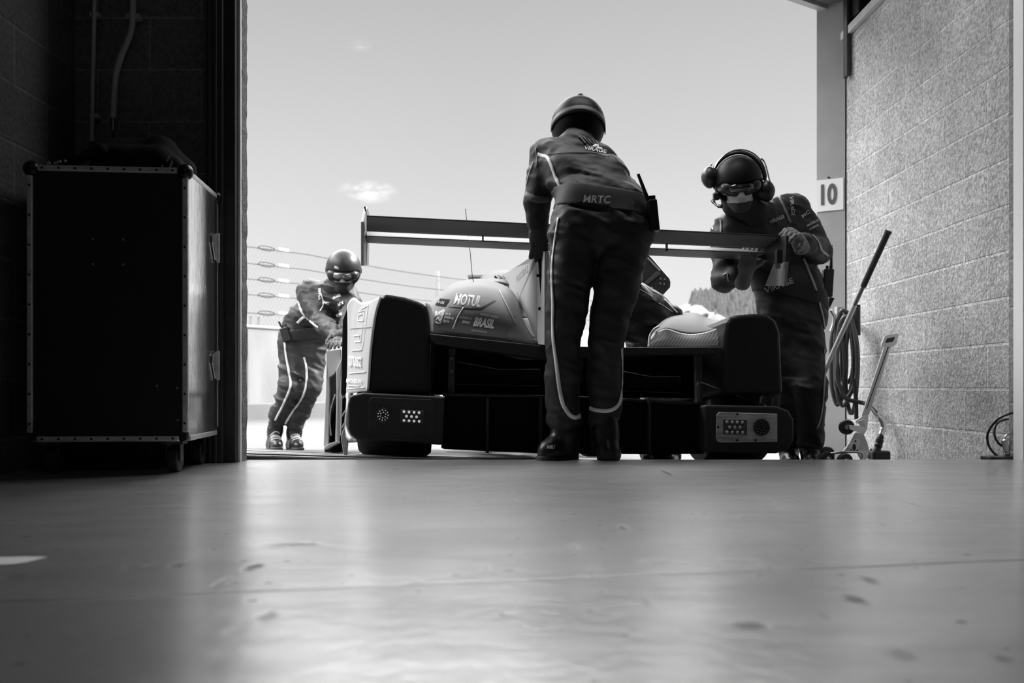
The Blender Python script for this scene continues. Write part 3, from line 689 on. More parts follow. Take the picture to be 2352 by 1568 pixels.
# roof scoop and canopy ahead
sc = loft('roof_scoop', [rowv([(1104, 641), (1112, 634), (1124, 628), (1142, 624), (1160, 623), (1178, 626), (1192, 632), (1200, 640)], 2.3),
    rowv([(1108, 643), (1118, 637), (1132, 632), (1147, 629), (1160, 629), (1174, 631), (1186, 637), (1196, 644)], 1.9),
    rowv([(1112, 646), (1124, 643), (1136, 641), (1150, 641), (1162, 641), (1174, 642), (1184, 645), (1194, 650)], 1.75),
    rowv([(1110, 652), (1124, 650), (1138, 650), (1152, 652), (1164, 655), (1176, 660), (1188, 668), (1198, 680)], 1.45)], 24, 20, M('scoop_grey', .08, .6, spec=.1), car, -.01)
for pts in ([(1136, 632), (1137, 644), (1149, 641)], [(1177, 632), (1171, 643), (1181, 648), (1184, 640)]): cprism('intake', pts, 1.72, .02, cdark, sc, 0)
cprism('scoop_lip', [(1143, 631), (1160, 636), (1173, 632), (1168, 637), (1158, 640), (1148, 637)], 1.70, .02, cwhite, sc, 0)
sdf_obj('canopy', [ell(cp(1150, 730, 2.6), frame(cF, cU), (.40, .95, .26))], .03, cglass, car)
# right hump with fold and hatched rear face
hatch = bpy.data.materials.new('hatched_grille'); hatch.use_nodes = True
_nt = hatch.node_tree; _b = _nt.nodes['Principled BSDF']; _tc = _nt.nodes.new('ShaderNodeTexCoord'); _mp = _nt.nodes.new('ShaderNodeMapping'); _mp.inputs['Rotation'].default_value = (0, math.radians(-38), 0)
_w = _nt.nodes.new('ShaderNodeTexWave'); _w.inputs['Scale'].default_value = 26; _w.inputs['Distortion'].default_value = .4; _r = _nt.nodes.new('ShaderNodeValToRGB')
_r.color_ramp.elements[0].color = (.13, .13, .13, 1); _r.color_ramp.elements[1].color = (.34, .34, .34, 1)
_nt.links.new(_tc.outputs['Object'], _mp.inputs[0]); _nt.links.new(_mp.outputs[0], _w.inputs[0]); _nt.links.new(_w.outputs[0], _r.inputs[0]); _nt.links.new(_r.outputs[0], _b.inputs['Base Color']); _b.inputs['Roughness'].default_value = .45
fold = [(1491, 774), (1500, 766), (1514, 759), (1530, 754), (1546, 758), (1564, 764), (1589, 767), (1622, 762), (1645, 754), (1665, 746)]
loft('hump_face', [rowv([(1490, 797), (1540, 797), (1600, 797), (1661, 796)], .08), rowv([(x, (y + 797) / 2) for x, y in fold], .10), rowv(fold, .15)], 40, 12, hatch, car, -.006)
sil = [(1493, 771), (1500, 757), (1511, 745), (1526, 732), (1546, 723), (1573, 720), (1597, 721), (1609, 726), (1622, 733), (1645, 737), (1668, 731)]
Fd = cr([Vector((x, y, 0)) for x, y in fold], 30); Sd = cr([Vector((x, y, 0)) for x, y in sil], 30); rows = []
for s, v in ((0, .152), (.25, .24), (.5, .36), (.75, .55), (.92, .72), (1, .95)): rows.append([cp(a.x + (b.x - a.x) * s, a.y + (b.y - a.y) * s, v) for a, b in zip(Fd, Sd)])
rows.append([p + cF * .6 - cU * .06 for p in rows[-1]]); rows.append([p + cF * .6 - cU * .25 for p in rows[-1]])
hump = loft('fender_hump', rows, 44, 40, cgrey, car, -.01)
tube('hump_edge', [cp(1490, 797, .07), cp(1493, 772, .12), cp(1502, 757, .15), cp(1512, 750, .2)], .006, cwhite, car, 8, 16)
# rear light pods
ctail = M('tail_pod_black', .020, .5, var=.3, vscale=30, bump=.1, bscale=200)
podL = cprism('light_pod', [(803, 908), (833, 901), (1022, 910), (1017, 1022), (908, 1014), (820, 1010), (806, 1000), (798, 985), (798, 930)], -.05, .5, ctail, car, .012)
podR = cprism('light_pod', [(1619, 929), (1785, 932), (1812, 942), (1824, 962), (1824, 1010), (1812, 1032), (1785, 1041), (1700, 1040), (1619, 1038)], -.05, .45, ctail, car, .012)
cprism('light_panel', [(851, 914), (857, 912), (990, 917), (997, 923), (996, 995), (990, 1000), (851, 994), (846, 988), (847, 920)], -.056, .01, cdk2, podL, .003)
cplate = M('scratched_plate', .62, .4, .35, var=.35, vscale=14, stretch=(1, 1, 6))
pl = cprism('light_panel', [(1646, 953), (1652, 946), (1786, 950), (1786, 1014), (1656, 1016), (1648, 1013), (1645, 1005)], -.056, .01, cplate, podR, .003)
led = ME('led_lens', .9, .35); ledd = ME('led_lens_dim', .55, .12)
def led_block(pod, x0, y0, x1, y1, sk, r, lit, cellmat):
    blk = cprism('led_block', [(x0, y0), (x1, y0 + sk), (x1, y1 + sk), (x0, y1)], -.062, .012, cellmat, pod, .002)
    k = 0
    for row, cnt in enumerate((4, 3, 4)):
        for i in range(cnt):
            fx = (i + .5 + (.5 if cnt == 3 else 0)) / 4.3; fy = (row + .5) / 3
            c = cp(x0 + 3 + (x1 - x0 - 4) * fx, y0 + (y1 - y0) * fy + sk * fx, -.063)
            bm = bmesh.new(); bm_sph(bm, c, r, (1, .5, 1), 12); finish('led', bm, lit, blk, True)
led_block(podL, 919, 940, 973, 970, 3, .0058, led, M('led_tray_dark', .06, .3))
led_block(podR, 1661, 963, 1716, 998, 1, .0072, M('clear_led', .55, .1, spec=.9), M('led_tray_chrome', .5, .18, .9))
def round_lamp(pod, x, y, rr, mat_d, lo, hi):
    c = cp(x, y, -.056); lam = lathe('round_lamp', c, -cF, [(rr * 1.25, -.004), (rr * 1.25, .008), (rr, .010), (rr * .95, .004), (.001, .003)], M('lamp_ring', .04, .3, .3), pod, 28)
    for k in range(17):
        a = 2 * math.pi * k / 11; q = rr * .82 if k < 11 else rr * .45
        if k >= 11: a = 2 * math.pi * (k - 11) / 6 + .4
        p = c + (cR * math.cos(a) + cU * math.sin(a)) * q - cF * .006
        bm = bmesh.new(); bm_sph(bm, p, .0024, (1, 1, 1), 8); finish('led', bm, mat_d, lam, True)
round_lamp(podL, 880, 953, .026, led, 0, 17)
round_lamp(podR, 1748, 981, .030, M('dull_led', .5, .2), 0, 17)
for x, y in ((1649, 981), (1693, 951), (1693, 1011), (1735, 1011)):
    c = cp(x, y, -.058); bm = bmesh.new(); bm_cyl(bm, c, c - cF * .003, .005, seg=10); finish('screw', bm, cdark, pl)
cprism('gap_light_bit', [(1744, 930), (1745, 912), (1753, 908), (1747, 930)], .1, .01, cwhite, car, 0); cprism('gap_light_bit', [(1748, 930), (1754, 908), (1760, 908), (1758, 930)], .1, .01, M('grey_gap_bit', .08, .5), car, 0)  # small bits added for the brightness seen in the gap below the fender
cprism('gap_light_bit', [(1770, 931), (1772, 912), (1777, 914), (1776, 931)], .1, .01, M('steel_gap_bit', .3, .3, .7), car, 0)
# pale rim and side elements at the left flank
tube('pod_rim', [cp(800, 905, .2), cp(799, 940, .1), cp(797, 980, .1), cp(800, 1000, .05), cp(808, 1010, .0), cp(820, 1012, -.02)], [.012, .008, .008, .009, .012, .006], cwhite, car, 8, 30)
cprism('floor_fin', [(797, 985), (806, 1003), (814, 1010), (800, 1012), (797, 1044), (790, 1048), (785, 1020), (783, 1003), (788, 985)], .3, .02, cpale, car, .003)
bm = bmesh.new()
for a, b in (((797, 792), (785, 905)), ((785, 905), (783, 1000)), ((800, 880), (790, 1000)), ((797, 868), (785, 870)), ((797, 905), (785, 915)), ((795, 940), (784, 958)), ((793, 968), (784, 985)), ((797, 792), (799, 880))):
    bm_tube(bm, [cp(*a, .62), cp(*b, .62)], .0045, 6)
finish('strut_frame', bm, cwhite, car)
cprism('dark_sill', [(776, 905), (797, 905), (790, 1012), (782, 1048), (745, 1048), (745, 1020)], .95, .1, cdark, car, .004)
cprism('side_panel', [(749, 806), (783, 801), (784, 835), (772, 850), (768, 858), (756, 866), (752, 872), (750, 905)], .88, .12, cpale, car, .006)
cprism('side_panel', [(750, 800), (756, 866), (757, 900), (754, 1020), (745, 1027), (743, 1022), (748, 900)], .88, .3, cwhite, car, .004)
cprism('side_panel', [(772, 850), (785, 822), (785, 840), (779, 900), (777, 1012), (770, 1014), (773, 900)], .85, .25, cpale, car, .004)
cprism('splitter', [(743, 1028), (756, 1018), (776, 1012), (777, 1017), (760, 1026), (748, 1033)], .82, .3, cwhite, car, .003)
cprism('sidepod', [(752, 806), (783, 803), (800, 800), (803, 1015), (754, 1020)], 1.02, 1.5, cpale, car, .02)
tube('side_cable', [cp(770, 905, .9), cp(760, 935, .9), cp(757, 965, .9), cp(760, 1000, .9)], .004, csteel, car, 6, 16)
# wheels
def wheel(u0, u1, v, r):
    c0 = cO + cF * v + cR * u0; zc = gz(c0.x, c0.y) + r + .004
    d = (zc - c0.z) / cU.z; c0 = c0 + cU * d; w = u1 - u0
    wh = lathe('wheel', c0, cR, [(.1, 0.02), (r * .62, .012), (r * .66, .0), (r * .93, .004), (r * .985, .025), (r, .06), (r, w - .06), (r * .985, w - .025), (r * .93, w - .004), (r * .66, w), (r * .62, w - .012), (.1, w - .02)], crub, car, 48)
    lathe('wheel_rim', c0 - cR * .006, cR, [(.03, 0), (.05, .01), (r * .5, .03), (r * .6, .012), (r * .6, w * .5), (.03, w * .5)], M('rim_dark', .05, .3, .8), wh, 40)
    return wh
uL = (cp(795, 1000, .3) - cO).dot(cR)
wheel(uL + .035, uL + .40, .64, .33); wheel((cp(1735, 1000, .3) - cO).dot(cR) - .22, (cp(1735, 1000, .3) - cO).dot(cR) + .08, .5, .335)
wheel(uL + .12, uL + .42, 3.4, .33); wheel(1.02 - .30 - .0, 1.02, 3.4, .33)
# hull and front bodywork, ahead of the tail
uc = (uL + 1.1) / 2
def cl(u, v, w): return cO + cR * u + cF * v + cU * w
gw = gz(.1, 5.5) - (cO + cF * 1.8).z
bm = bmesh.new()
rr_ = [(-.42, .5), (-.42, 3.9), (.42, 3.9), (.42, .5)]
vs = [bm.verts.new(cl(uc + a * (1 if v < 2 else .75), v, -.16)) for a, v in rr_] + [bm.verts.new(cl(uc + a * (.95 if v < 2 else .6), v, .10 if v < 2 else -.02)) for a, v in rr_]
for f in ((0, 1, 2, 3), (4, 5, 6, 7), (0, 1, 5, 4), (1, 2, 6, 5), (2, 3, 7, 6), (3, 0, 4, 7)): bm.faces.new([vs[i] for i in f])
bev(finish('hull', bm, cgrey2, car), .03)
sdf_obj('front_bodywork', [cap(cl(uL + .28, 3.0, .02), cl(uL + .28, 3.9, -.04), .22, .2, .1, cU, 1.0), cap(cl(.84, 3.0, .02), cl(.84, 3.9, -.04), .22, .2, .1), cap(cl(uc, 2.9, .02), cl(uc, 4.3, -.12), .24, .12, .12), cap(cl(uL + .3, 4.1, -.17), cl(.82, 4.1, -.17), .07, .07, .1)], .035, cgrey, car)
# rear wing: two elements between endplates
def aero(name, le, te, t, mat, par, nseg=9):
    """le, te: (left, right) edges as points; t thickness"""
    rowsu = []
    for i in range(nseg + 1):
        f = i / nseg; a = le[0].lerp(le[1], f); b = te[0].lerp(te[1], f); ch = b - a; up = ch.cross(cR).normalized()
        if up.z < 0: up = -up
        prof = [(0, 0), (.03, .35), (.12, .7), (.3, .95), (.5, .9), (.75, .55), (1, .06), (1, -.06), (.7, -.12), (.4, -.2), (.12, -.3), (.03, -.22)]
        rowsu.append([a + ch * x + up * (y * t) for x, y in prof])
    n_ = len(rowsu[0]); vs_ = [p for r in rowsu for p in r]; fs_ = [(j * n_ + i, j * n_ + (i + 1) % n_, (j + 1) * n_ + (i + 1) % n_, (j + 1) * n_ + i) for j in range(nseg) for i in range(n_)]
    fs_.append(tuple(range(n_))[::-1]); fs_.append(tuple(nseg * n_ + i for i in range(n_)))
    me = bpy.data.meshes.new(name); me.from_pydata([tuple(v) for v in vs_], [], fs_); bm = bmesh.new(); bm.from_mesh(me); bpy.data.meshes.remove(me)
    return finish(name, bm, mat, par, angle=50)
flap = aero('wing_flap', (cp(842, 530, .24), cp(1797, 571, .24)), (cp(842, 497, .06), cp(1797, 543, .06)), .022, cwing, car)
mainp = aero('wing_main_plane', (cp(842, 554, .46), cp(1797, 597, .46)), (cp(842, 542, .22), cp(1797, 583, .22)), .036, cwing, car)
tube('gurney', [cp(842, 496, .058), cp(1797, 542, .058)], .0035, cdk2, flap, 6)
for x, y0, y1 in ((1110, 543, 551), (1533, 563, 572)): cprism('slot_gap_spacer', [(x - 2, y0 - 8), (x + 1, y0 - 8), (x + 1, y1 + 3), (x - 2, y1 + 3)], .22, .02, cdark, mainp, 0)
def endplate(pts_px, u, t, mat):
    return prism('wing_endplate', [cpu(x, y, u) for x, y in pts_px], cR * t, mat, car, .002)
uE = (cp(829, 560, .0) - cO).dot(cR)
endplate([(829, 509), (833, 488), (838, 476), (843, 490), (842, 608), (829, 610)], uE - .012, .012, M('endplate_pale', .34, .45))
tube('endplate_edge', [cpu(839, 476, uE) - cR * .002, cpu(842.5, 492, uE) - cR * .002, cpu(842, 608, uE) - cR * .002], .004, cdark, car, 6)
uE2 = (cp(1803, 600, .0) - cO).dot(cR)
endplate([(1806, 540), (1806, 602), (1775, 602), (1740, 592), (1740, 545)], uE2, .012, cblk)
endplate([(1806, 601), (1801, 656), (1757, 656), (1777, 604)], uE2 - .0005, .011, M('endplate_lit_part', .30, .4))  # same plate made paler below, sky light put into its colour
cprism('endplate_bracket', [(1785, 572), (1798, 572), (1798, 604), (1785, 604)], -.02, .03, cblk, car, .003)
cyl('endplate_bolt', cp(1787, 611, .03), cp(1787, 611, .0), .012, csteel, car)
# raised door beyond the engine cover
door = cprism('raised_door', [(1480, 575), (1496, 589), (1538, 638), (1541, 648), (1540, 659), (1520, 681), (1470, 655), (1455, 600)], 1.5, .05, M('door_inner_black', .02, .5, spec=.4), car, .008)
cprism('door_trim', [(1489, 591), (1517, 620), (1516, 622), (1488, 593)], 1.48, .01, cwhite, door, 0)
cprism('door_band', [(1481, 648), (1509, 622), (1516, 629), (1488, 652)], 1.485, .01, M('door_band_grey', .06, .5), door, .001)
for x, y in ((1516, 651), (1525, 652), (1517, 640), (1497, 660), (1507, 669), (1526, 641)):
    c = cp(x, y, 1.49); bm = bmesh.new(); bm_cyl(bm, c, c - cF * .006, .006, seg=8); finish('rivet', bm, csteel, door)
# aerial
tube('aerial', [cp(1069, 480, .75), cp(1080, 580, .72), cp(1085, 635, .7), cp(1090, 658, .68)], .0018, cdark, car, 5, 20)
# stickers and lettering
tc_ = [bvh(cover)]; tf_ = [bvh(flank)]
stick = M('sticker_grey', .17, .6, spec=.1); stickd = M('sticker_black', .01, .85, spec=.03)
decal('sticker', [(1029, 707), (1104, 711), (1140, 690), (1060, 673)], tc_, M('sticker_outline', .012, .6, spec=.1), cover, 16, 8, .002)
decal('sticker', [(1032, 705.5), (1102, 709.5), (1135, 690.5), (1061, 674.5)], tc_, stick, cover, 16, 8, .003)
lettering('MOTUL', (1042, 699), (1103, 706), 25, tc_, cletter, cover, .45, .035, .005, up=(.05, -1))
decal('sticker', [(1000, 701), (1023, 705), (1034, 689), (1012, 686)], tc_, stickd, cover, 8, 6, .003)
lettering('II OK', (1007, 698), (1022, 700.5), 6, tc_, cletter, cover, .3, .0, .005)
decal('sticker', [(991, 757), (1160, 777), (1186, 726), (998, 703)], tc_, M('sticker_mid_grey', .14, .6, spec=.1), cover, 30, 14, .0015)
for body, p0, p1, h, b in (('Lei de', (1023, 724), (1035, 726), 6, .02), ('Incentivo ao', (1020, 732), (1042, 735), 6, .03), ('Esporte', (1017, 740), (1032, 743), 6, .03),
        ('MINISTÉRIO DO', (1054, 732), (1084, 736), 5.5, .0), ('ESPORTE', (1061, 743), (1079, 746), 6, .03), ('GOVERNO FEDERAL', (1103, 725), (1144, 733), 4.6, .02),
        ('BRASIL', (1086, 749), (1134, 755), 20, .045), ('UNIÃO E RECONSTRUÇÃO', (1082, 761), (1118, 766), 4, .0)):
    lettering(body, p0, p1, h, tc_, cletter, cover, .35, b, .005)
strip('divider', [(1064, 708), (1051, 730), (1039, 758)], tc_, .006, cletter, cover, 16, .004)
strip('cover_seam', [(1147, 668), (1165, 705), (1184, 745)], tc_, .006, cpale, cover, 24, .003)
for pth in ([(1000, 731), (1003, 716), (1005, 728), (1010, 717), (1012, 730)], [(1014, 715), (1018, 727), (1022, 714), (1012, 741)], [(1000, 741), (1010, 745), (1014, 732), (1019, 712)], [(1002, 738), (1007, 730), (1010, 740), (1016, 728)]):
    strip('emblem', pth, tc_, .007, cletter, cover, 20, .004)
lettering('trust', (803, 839), (833, 842), 27, tf_, cletter, flank, 0, .012, .009, up=(.05, -1))
for pth in ([(823, 716), (836, 708), (847, 701), (842, 740), (836, 790), (832, 804), (809, 805)], [(826, 716), (839, 713), (836, 737), (823, 736), (824, 724), (833, 722)], [(814, 771), (827, 771), (826, 777)], [(816, 785), (830, 785), (834, 745)]):
    bmname = 'emblem'
    for a, b in zip(pth, pth[1:]): strip(bmname, [a, b], tf_, .005, cletter, flank, 8, .003)
strip('sticker_line', [(797, 858), (842, 854)], tf_, .005, cletter, flank, 10, .003)
strip('sticker_line', [(797, 893), (840, 890)], tf_, .004, cletter, flank, 10, .003)
lettering('MICHELIN', (799, 878), (834, 880), 9, tf_, cletter, flank, .1, .02, .009)
strip('sticker_line', [(801, 886), (828, 887)], tf_, .005, cletter, flank, 10, .003)
strip('sticker_line', [(798, 755), (854, 751)], tf_, .003, M('seam_grey', .4, .5), flank, 10, .003)
lettering('PLISSERZ', (1187, 648), (1214, 622), 14, [bvh(fin)], M('grey_lettering', .22, .5), fin, .1, .0, .003, up=(-.1, -1))
# ---------------------------------------------------------------- flight case and bag on the left
alu = M('dull_aluminium', .6, .42, .6, var=.2, vscale=40)
lam = M('black_laminate', .012, .5, spec=.3)
csh = M('scuffed_metal_laminate', .85, .10, .95, var=.25, vscale=9, stretch=(6, 6, 1.2), bump=.05, bscale=30)
case = thing('flight_case', (-1.35, 3.03, 0), 'tall black flight case with aluminium edges on castors by the left wall', 'flight case')
_ca = math.radians(5.1); kR = Vector((math.cos(_ca), math.sin(_ca), 0)); kD = Vector((-math.sin(_ca), math.cos(_ca), 0)); kO = Vector((-1.594, 2.80, .108)); KW, KD, KH = .515, .415, .912
def kp(u, v, w): return kO + kR * u + kD * v + Vector((0, 0, w))
krot = Matrix((kR, kD, Vector((0, 0, 1)))).transposed()
def kbox(name, lo, hi, mat, par, bevel=.0):
    lo, hi = Vector(lo), Vector(hi); c = (lo + hi) / 2; bm = bmesh.new(); bm_box(bm, kp(*c), hi - lo, krot); o = finish(name, bm, mat, par)
    return bev(o, bevel) if bevel else o
kbox('body', (.006, .006, .004), (KW - .006, KD - .006, KH - .004), lam, case)
kbox('side_panel', (KW - .006, .018, .018), (KW - .002, KD - .018, KH - .018), csh, case)
t = .019
for u in (0, KW - t):
    for v in (0, KD - t): kbox('edge_profile', (u, v, .03), (u + t, v + t, KH - .03), alu, case, .004)
for v in (0, KD - t):
    for w in (0, KH - t): kbox('edge_profile', (.03, v, w), (KW - .03, v + t, w + t), alu, case, .004)
for u in (0, KW - t):
    for w in (0, KH - t): kbox('edge_profile', (u, .03, w), (u + t, KD - .03, w + t), alu, case, .004)
kcor = M('dark_corner_cap', .012, .35, .6)
for u in (.012, KW - .012):
    for v in (.012, KD - .012):
        for w in (KH - .012,):
            bm = bmesh.new(); bm_sph(bm, kp(u, v, w), .027, seg=18); finish('corner_ball', bm, kcor if w > .5 else alu, case, True)
for (px, py) in ((212, 545), (282, 545), (212, 603), (282, 603), (360, 885), (407, 890), (408, 965)):
    u, w = (px - 60) / 372 * KW, (1015 - py) / 640 * KH
    bm = bmesh.new(); bm_cyl(bm, kp(u, .008, w), kp(u, .001, w), .004, seg=10); finish('screw', bm, csteel, case)
for i in range(9):
    u = .05 + i * .052; w = .06 + i * .098
    for p in (kp(u, 0, KH - .010), kp(u, 0, .010), kp(.010, 0, w), kp(KW - .010, 0, w)):
        bm = bmesh.new(); bm_cyl(bm, p + kD * .002, p - kD * .003, .004, seg=8); finish('rivet', bm, kcor, case)
for w in (.705, .262):
    bm = bmesh.new(); q = [kp(KW + .001, KD - .115, w + .035), kp(KW + .001, KD - .05, w + .055), kp(KW + .001, KD - .05, w - .055), kp(KW + .001, KD - .075, w - .05), kp(KW + .001, KD - .115, w + .01)]
    vs = [bm.verts.new(p) for p in q]; vs2 = [bm.verts.new(p + kR * .004) for p in q]; bm.faces.new(vs); bm.faces.new(vs2[::-1])
    for i in range(5): bm.faces.new((vs[i], vs2[i], vs2[(i + 1) % 5], vs[(i + 1) % 5]))
    h_ = finish('hinge', bm, csteel, case)
    cyl('knuckle', kp(KW + .006, KD - .045, w + .055), kp(KW + .006, KD - .045, w - .055), .007, alu, h_)
kbox('door_gap', (KW - .003, KD - .052, .03), (KW + .0005, KD - .048, KH - .03), M('gap_dark', .01, .8), case)
for u, v in ((.06, .06), (KW - .06, .06), (.06, KD - .06), (KW - .06, KD - .06)):
    c0 = kp(u, v, 0); fk = None
    bm = bmesh.new(); bm_box(bm, c0 + Vector((0, 0, -.006)), (.07, .06, .01), krot); bm_box(bm, c0 + kR * .022 + Vector((0, 0, -.04)), (.004, .034, .06), krot); bm_box(bm, c0 - kR * .022 + Vector((0, 0, -.04)), (.004, .034, .06), krot)
    fk = finish('castor', bm, M('castor_steel', .10, .35, .9), case)
    cw = c0 + Vector((0, 0, -.063)) + kD * .01
    lathe('castor_wheel', cw - kR * .016, kR, [(.015, 0), (.040, 0), (.044, .004), (.044, .028), (.040, .032), (.015, .032)], crub, fk, 24)
# bag on the case
bagm = M('black_bag_cloth', .010, .85, spec=.15, bump=.25, bscale=160)
bag = thing('bag', kp(.3, .22, KH + .0), 'black soft bag with a strap lying on top of the flight case', 'bag')
A_ = krot; rot_ = np.array(krot)
def nz_fold(a, fx, fy, fz): return lambda X, Y, Z: a * vnoise(X * fx + 5, Y * fy + 9, Z * fz + 3)
zt = KH
bagp = [boxp(kp(.285, .22, zt + .045), rot_, (.135, .12, .060), .04, .03), cap(kp(.205, .2, zt + .115), kp(.37, .2, zt + .115), .036, .034, .05), cap(kp(.37, .2, zt + .11), kp(.45, .2, zt + .04), .034, .04, .05), boxp(kp(.385, .2, zt + .03), rot_, (.075, .1, .03), .025, .04),
        boxp(kp(.23, .22, zt + .02), rot_, (.06, .12, .02), .018, .03)]
bo = sdf_obj('shell', bagp, .006, bagm, bag, nz_fold(.004, 20, 20, 30), lambda X, Y, Z: kO.z + zt + .0005 - Z)
st_ = [cap(kp(.20, .1, zt + .08), kp(.13, .08, zt + .045), .022, .015, .02), cap(kp(.13, .08, zt + .04), kp(.03, .07, zt + .012), .013, .01, .02)]
so_ = sdf_obj('strap', st_, .005, bagm, bag, nz_fold(.003, 30, 30, 30), lambda X, Y, Z: kO.z + zt + .0005 - Z)
for (u, w, s) in ((.075, .022, .022), (.045, .018, .012), (.10, .027, .006)):
    bm = bmesh.new(); bm_box(bm, kp(u, .055, zt + w), (s, .006, .008), krot @ Matrix.Rotation(-.35, 3, 'Y')); finish('buckle', bm, M('pale_buckle', .35, .4), bag)
for pth in ([(.34, .10, .088), (.385, .095, .065), (.415, .095, .03), (.42, .095, .004)], [(.39, .09, .062), (.43, .09, .045), (.455, .09, .015)]):
    tube('piping', [kp(*p) for p in pth], .002, M('bag_piping', .05, .35), bag, 6, 16)
for (u, w, a) in ((.445, .05, .02), (.455, .03, .03), (.425, .02, .02)):
    bm = bmesh.new(); bm_box(bm, kp(u - .02, .085, zt + w), (.006, .004, a), krot @ Matrix.Rotation(.3, 3, 'Y')); finish('buckle', bm, csteel, bag)
# ---------------------------------------------------------------- things along the right wall
pole = thing('pole', P(1795, 1069, 5.3), 'long metal pole with a black foam grip leaning on the right wall', 'pole')
pA, pB = P(2040, 532, 4.72), P(1795, 1069, 5.30)
tube('grip', [pA, pA.lerp(pB, .215)], [.017, .017], M('black_foam', .012, .8, bump=.4, bscale=120), pole, 14)
cyl('grip_cap', pA - (pB - pA).normalized() * .006, pA + (pB - pA).normalized() * .012, .020, M('black_rubber', .012, .5), pole)
tube('shaft', [pA.lerp(pB, .21), pA.lerp(pB, .30)], .012, M('shaft_dark_grey', .16, .35, .6), pole, 12)
tube('shaft', [pA.lerp(pB, .29), pB], .0145, M('shaft_aluminium', .5, .3, .6), pole, 12)
# white hand dolly
dl = thing('hand_dolly', P(1950, 1078, 4.6), 'pale lifting dolly with slotted handle and small wheels standing by the right wall', 'dolly')
dm = M('pale_painted_steel', .62, .4, .1, var=.06, vscale=10); dch = M('dolly_chrome', .6, .2, .95); drub = M('grey_castor_rubber', .05, .6); dgap = M('slot_shadow', .03, .7)
ZD = 4.62; dep = Vector((0, .008, 0))
def dpx(pts, Z0=ZD): return [P(x, y, Z0 - (y - 765) * .0006) for x, y in pts]
def dplate(name, pts, par=dl, mat=dm, dz=0.0, th=.008): return prism(name, [p + Vector((0, dz, 0)) for p in dpx(pts)], Vector((0, th, 0)), mat, par, .0015)
hd_ = dplate('handle_bar', [(2031, 796), (2024, 797), (2025, 790), (2032, 772), (2037, 769), (2061, 765), (2065, 768), (2058, 790), (2053, 794), (2047, 797), (1997, 950), (1990, 958), (1978, 956), (1984, 940)])
for pts in ([(2034, 784), (2037, 777), (2056, 773), (2052, 784), (2033, 788)], [(2039, 796), (2042, 796), (1992, 938), (1989, 940)]):
    dplate('handle_slot', pts, hd_, dgap, -.0012, .004)
dplate('fork_plate', [(1964, 965), (1978, 955), (1993, 955), (1990, 985), (1980, 1002), (1974, 1004), (1978, 975), (1966, 972)], mat=dch, dz=-.012)
dplate('base_plate', [(1962, 992), (1979, 992), (1990, 1020), (1994, 1040), (1930, 1040), (1942, 1026)], dz=-.02, th=.02)
ov = dplate('badge_plate', [(1950 + 12 * math.cos(a) + 5 * math.sin(a) + 8, 1022 - 15 * math.sin(a) + 0) for a in [2 * math.pi * i / 20 for i in range(20)]], dz=-.028, mat=M('badge_pale', .75, .35))
for x, y in ((1960, 1012), (1950, 1032), (1964, 1034)): dplate('badge_hole', [(x + 2.2 * math.cos(a), y + 2.5 * math.sin(a)) for a in [2 * math.pi * i / 10 for i in range(10)]], ov, dgap, -.030, .004)
dplate('badge_window', [(1957 + 4 * math.cos(a), 1026 - 8 * math.sin(a)) for a in [2 * math.pi * i / 14 for i in range(14)]], ov, dgap, -.030, .004)
def castor(px, py, r, tilt, dz):
    c = dpx([(px, py)])[0] + Vector((0, dz, 0)); ax = Vector((tilt, 1, 0)).normalized()
    w_ = lathe('castor_wheel', c, ax, [(.012, -.004), (r * .55, -.002), (r * .62, .002), (r * .85, 0), (r, .008), (r, .024), (r * .85, .032), (.012, .034)], drub, dl, 32)
    lathe('hub', c - ax * .006, ax, [(.004, 0), (r * .3, 0), (r * .42, .006)], dch, w_, 20); return c
c = castor(1941, 980, .040, .15, -.03); dplate('wheel_arm', [(1940, 974), (1974, 978), (1978, 990), (1966, 992), (1943, 985)], dz=-.05, mat=dch, th=.006); dplate('wheel_arm', [(1962, 967), (1975, 962), (1980, 975), (1972, 985)], dz=-.046, mat=dm, th=.006)
castor(1894, 1053, .042, -.2, -.05); castor(1932, 1057, .042, -.15, -.07); castor(1912, 1045, .040, -.2, .05)
tube('axle_bar', [dpx([(1900, 1040)])[0] - Vector((0, .05, 0)), dpx([(1928, 1036)])[0] - Vector((0, .06, 0)), dpx([(1958, 1036)])[0] - Vector((0, .06, 0)), dpx([(1972, 1042)])[0] - Vector((0, .05, 0)), dpx([(1970, 1056)])[0] - Vector((0, .05, 0))], .006, dch, dl, 8, 24)
dplate('foot_plate', [(1962, 1034), (1988, 1032), (1984, 1060), (1974, 1060)], dz=-.03, mat=dch, th=.01)
# coiled air hose on a hook
hs = thing('air_hose', P(1940, 730, 5.15), 'grey air hose hanging in long loops from a hook beside the grey post', 'hose')
hosem = M('grey_hose', .06, .38, spec=.5, coat=.2); random.seed(8)
pts = []
for k, (cx_, a, yt, yb) in enumerate(((1930, 14, 728, 905), (1943, 20, 716, 880), (1924, 16, 735, 930), (1950, 18, 722, 905), (1938, 22, 712, 932), (1956, 13, 740, 950), (1945, 24, 726, 912))):
    for i in range(12):
        tt = 2 * math.pi * i / 12; pts.append(P(cx_ - a * math.sin(tt) + random.uniform(-2, 2), (yt + yb) / 2 - (yb - yt) / 2 * math.cos(tt), 5.15 - .018 * k + .03 * math.sin(tt)))
tube('coil', pts, .0125, hosem, hs, 10, 420)
tube('lead', [P(1930, 905, 5.02), P(1950, 918, 5.0), (P(1985, 926, 4.98)), P(2005, 940, 4.86), P(2018, 958, 4.80)], .0125, M('dark_hose', .03, .5), hs, 10, 30)
tube('tail', [P(1962, 870, 5.0), P(1966, 920, 5.0), P(1967, 962, 5.0)], .012, M('black_hose', .014, .5), hs, 10, 10)
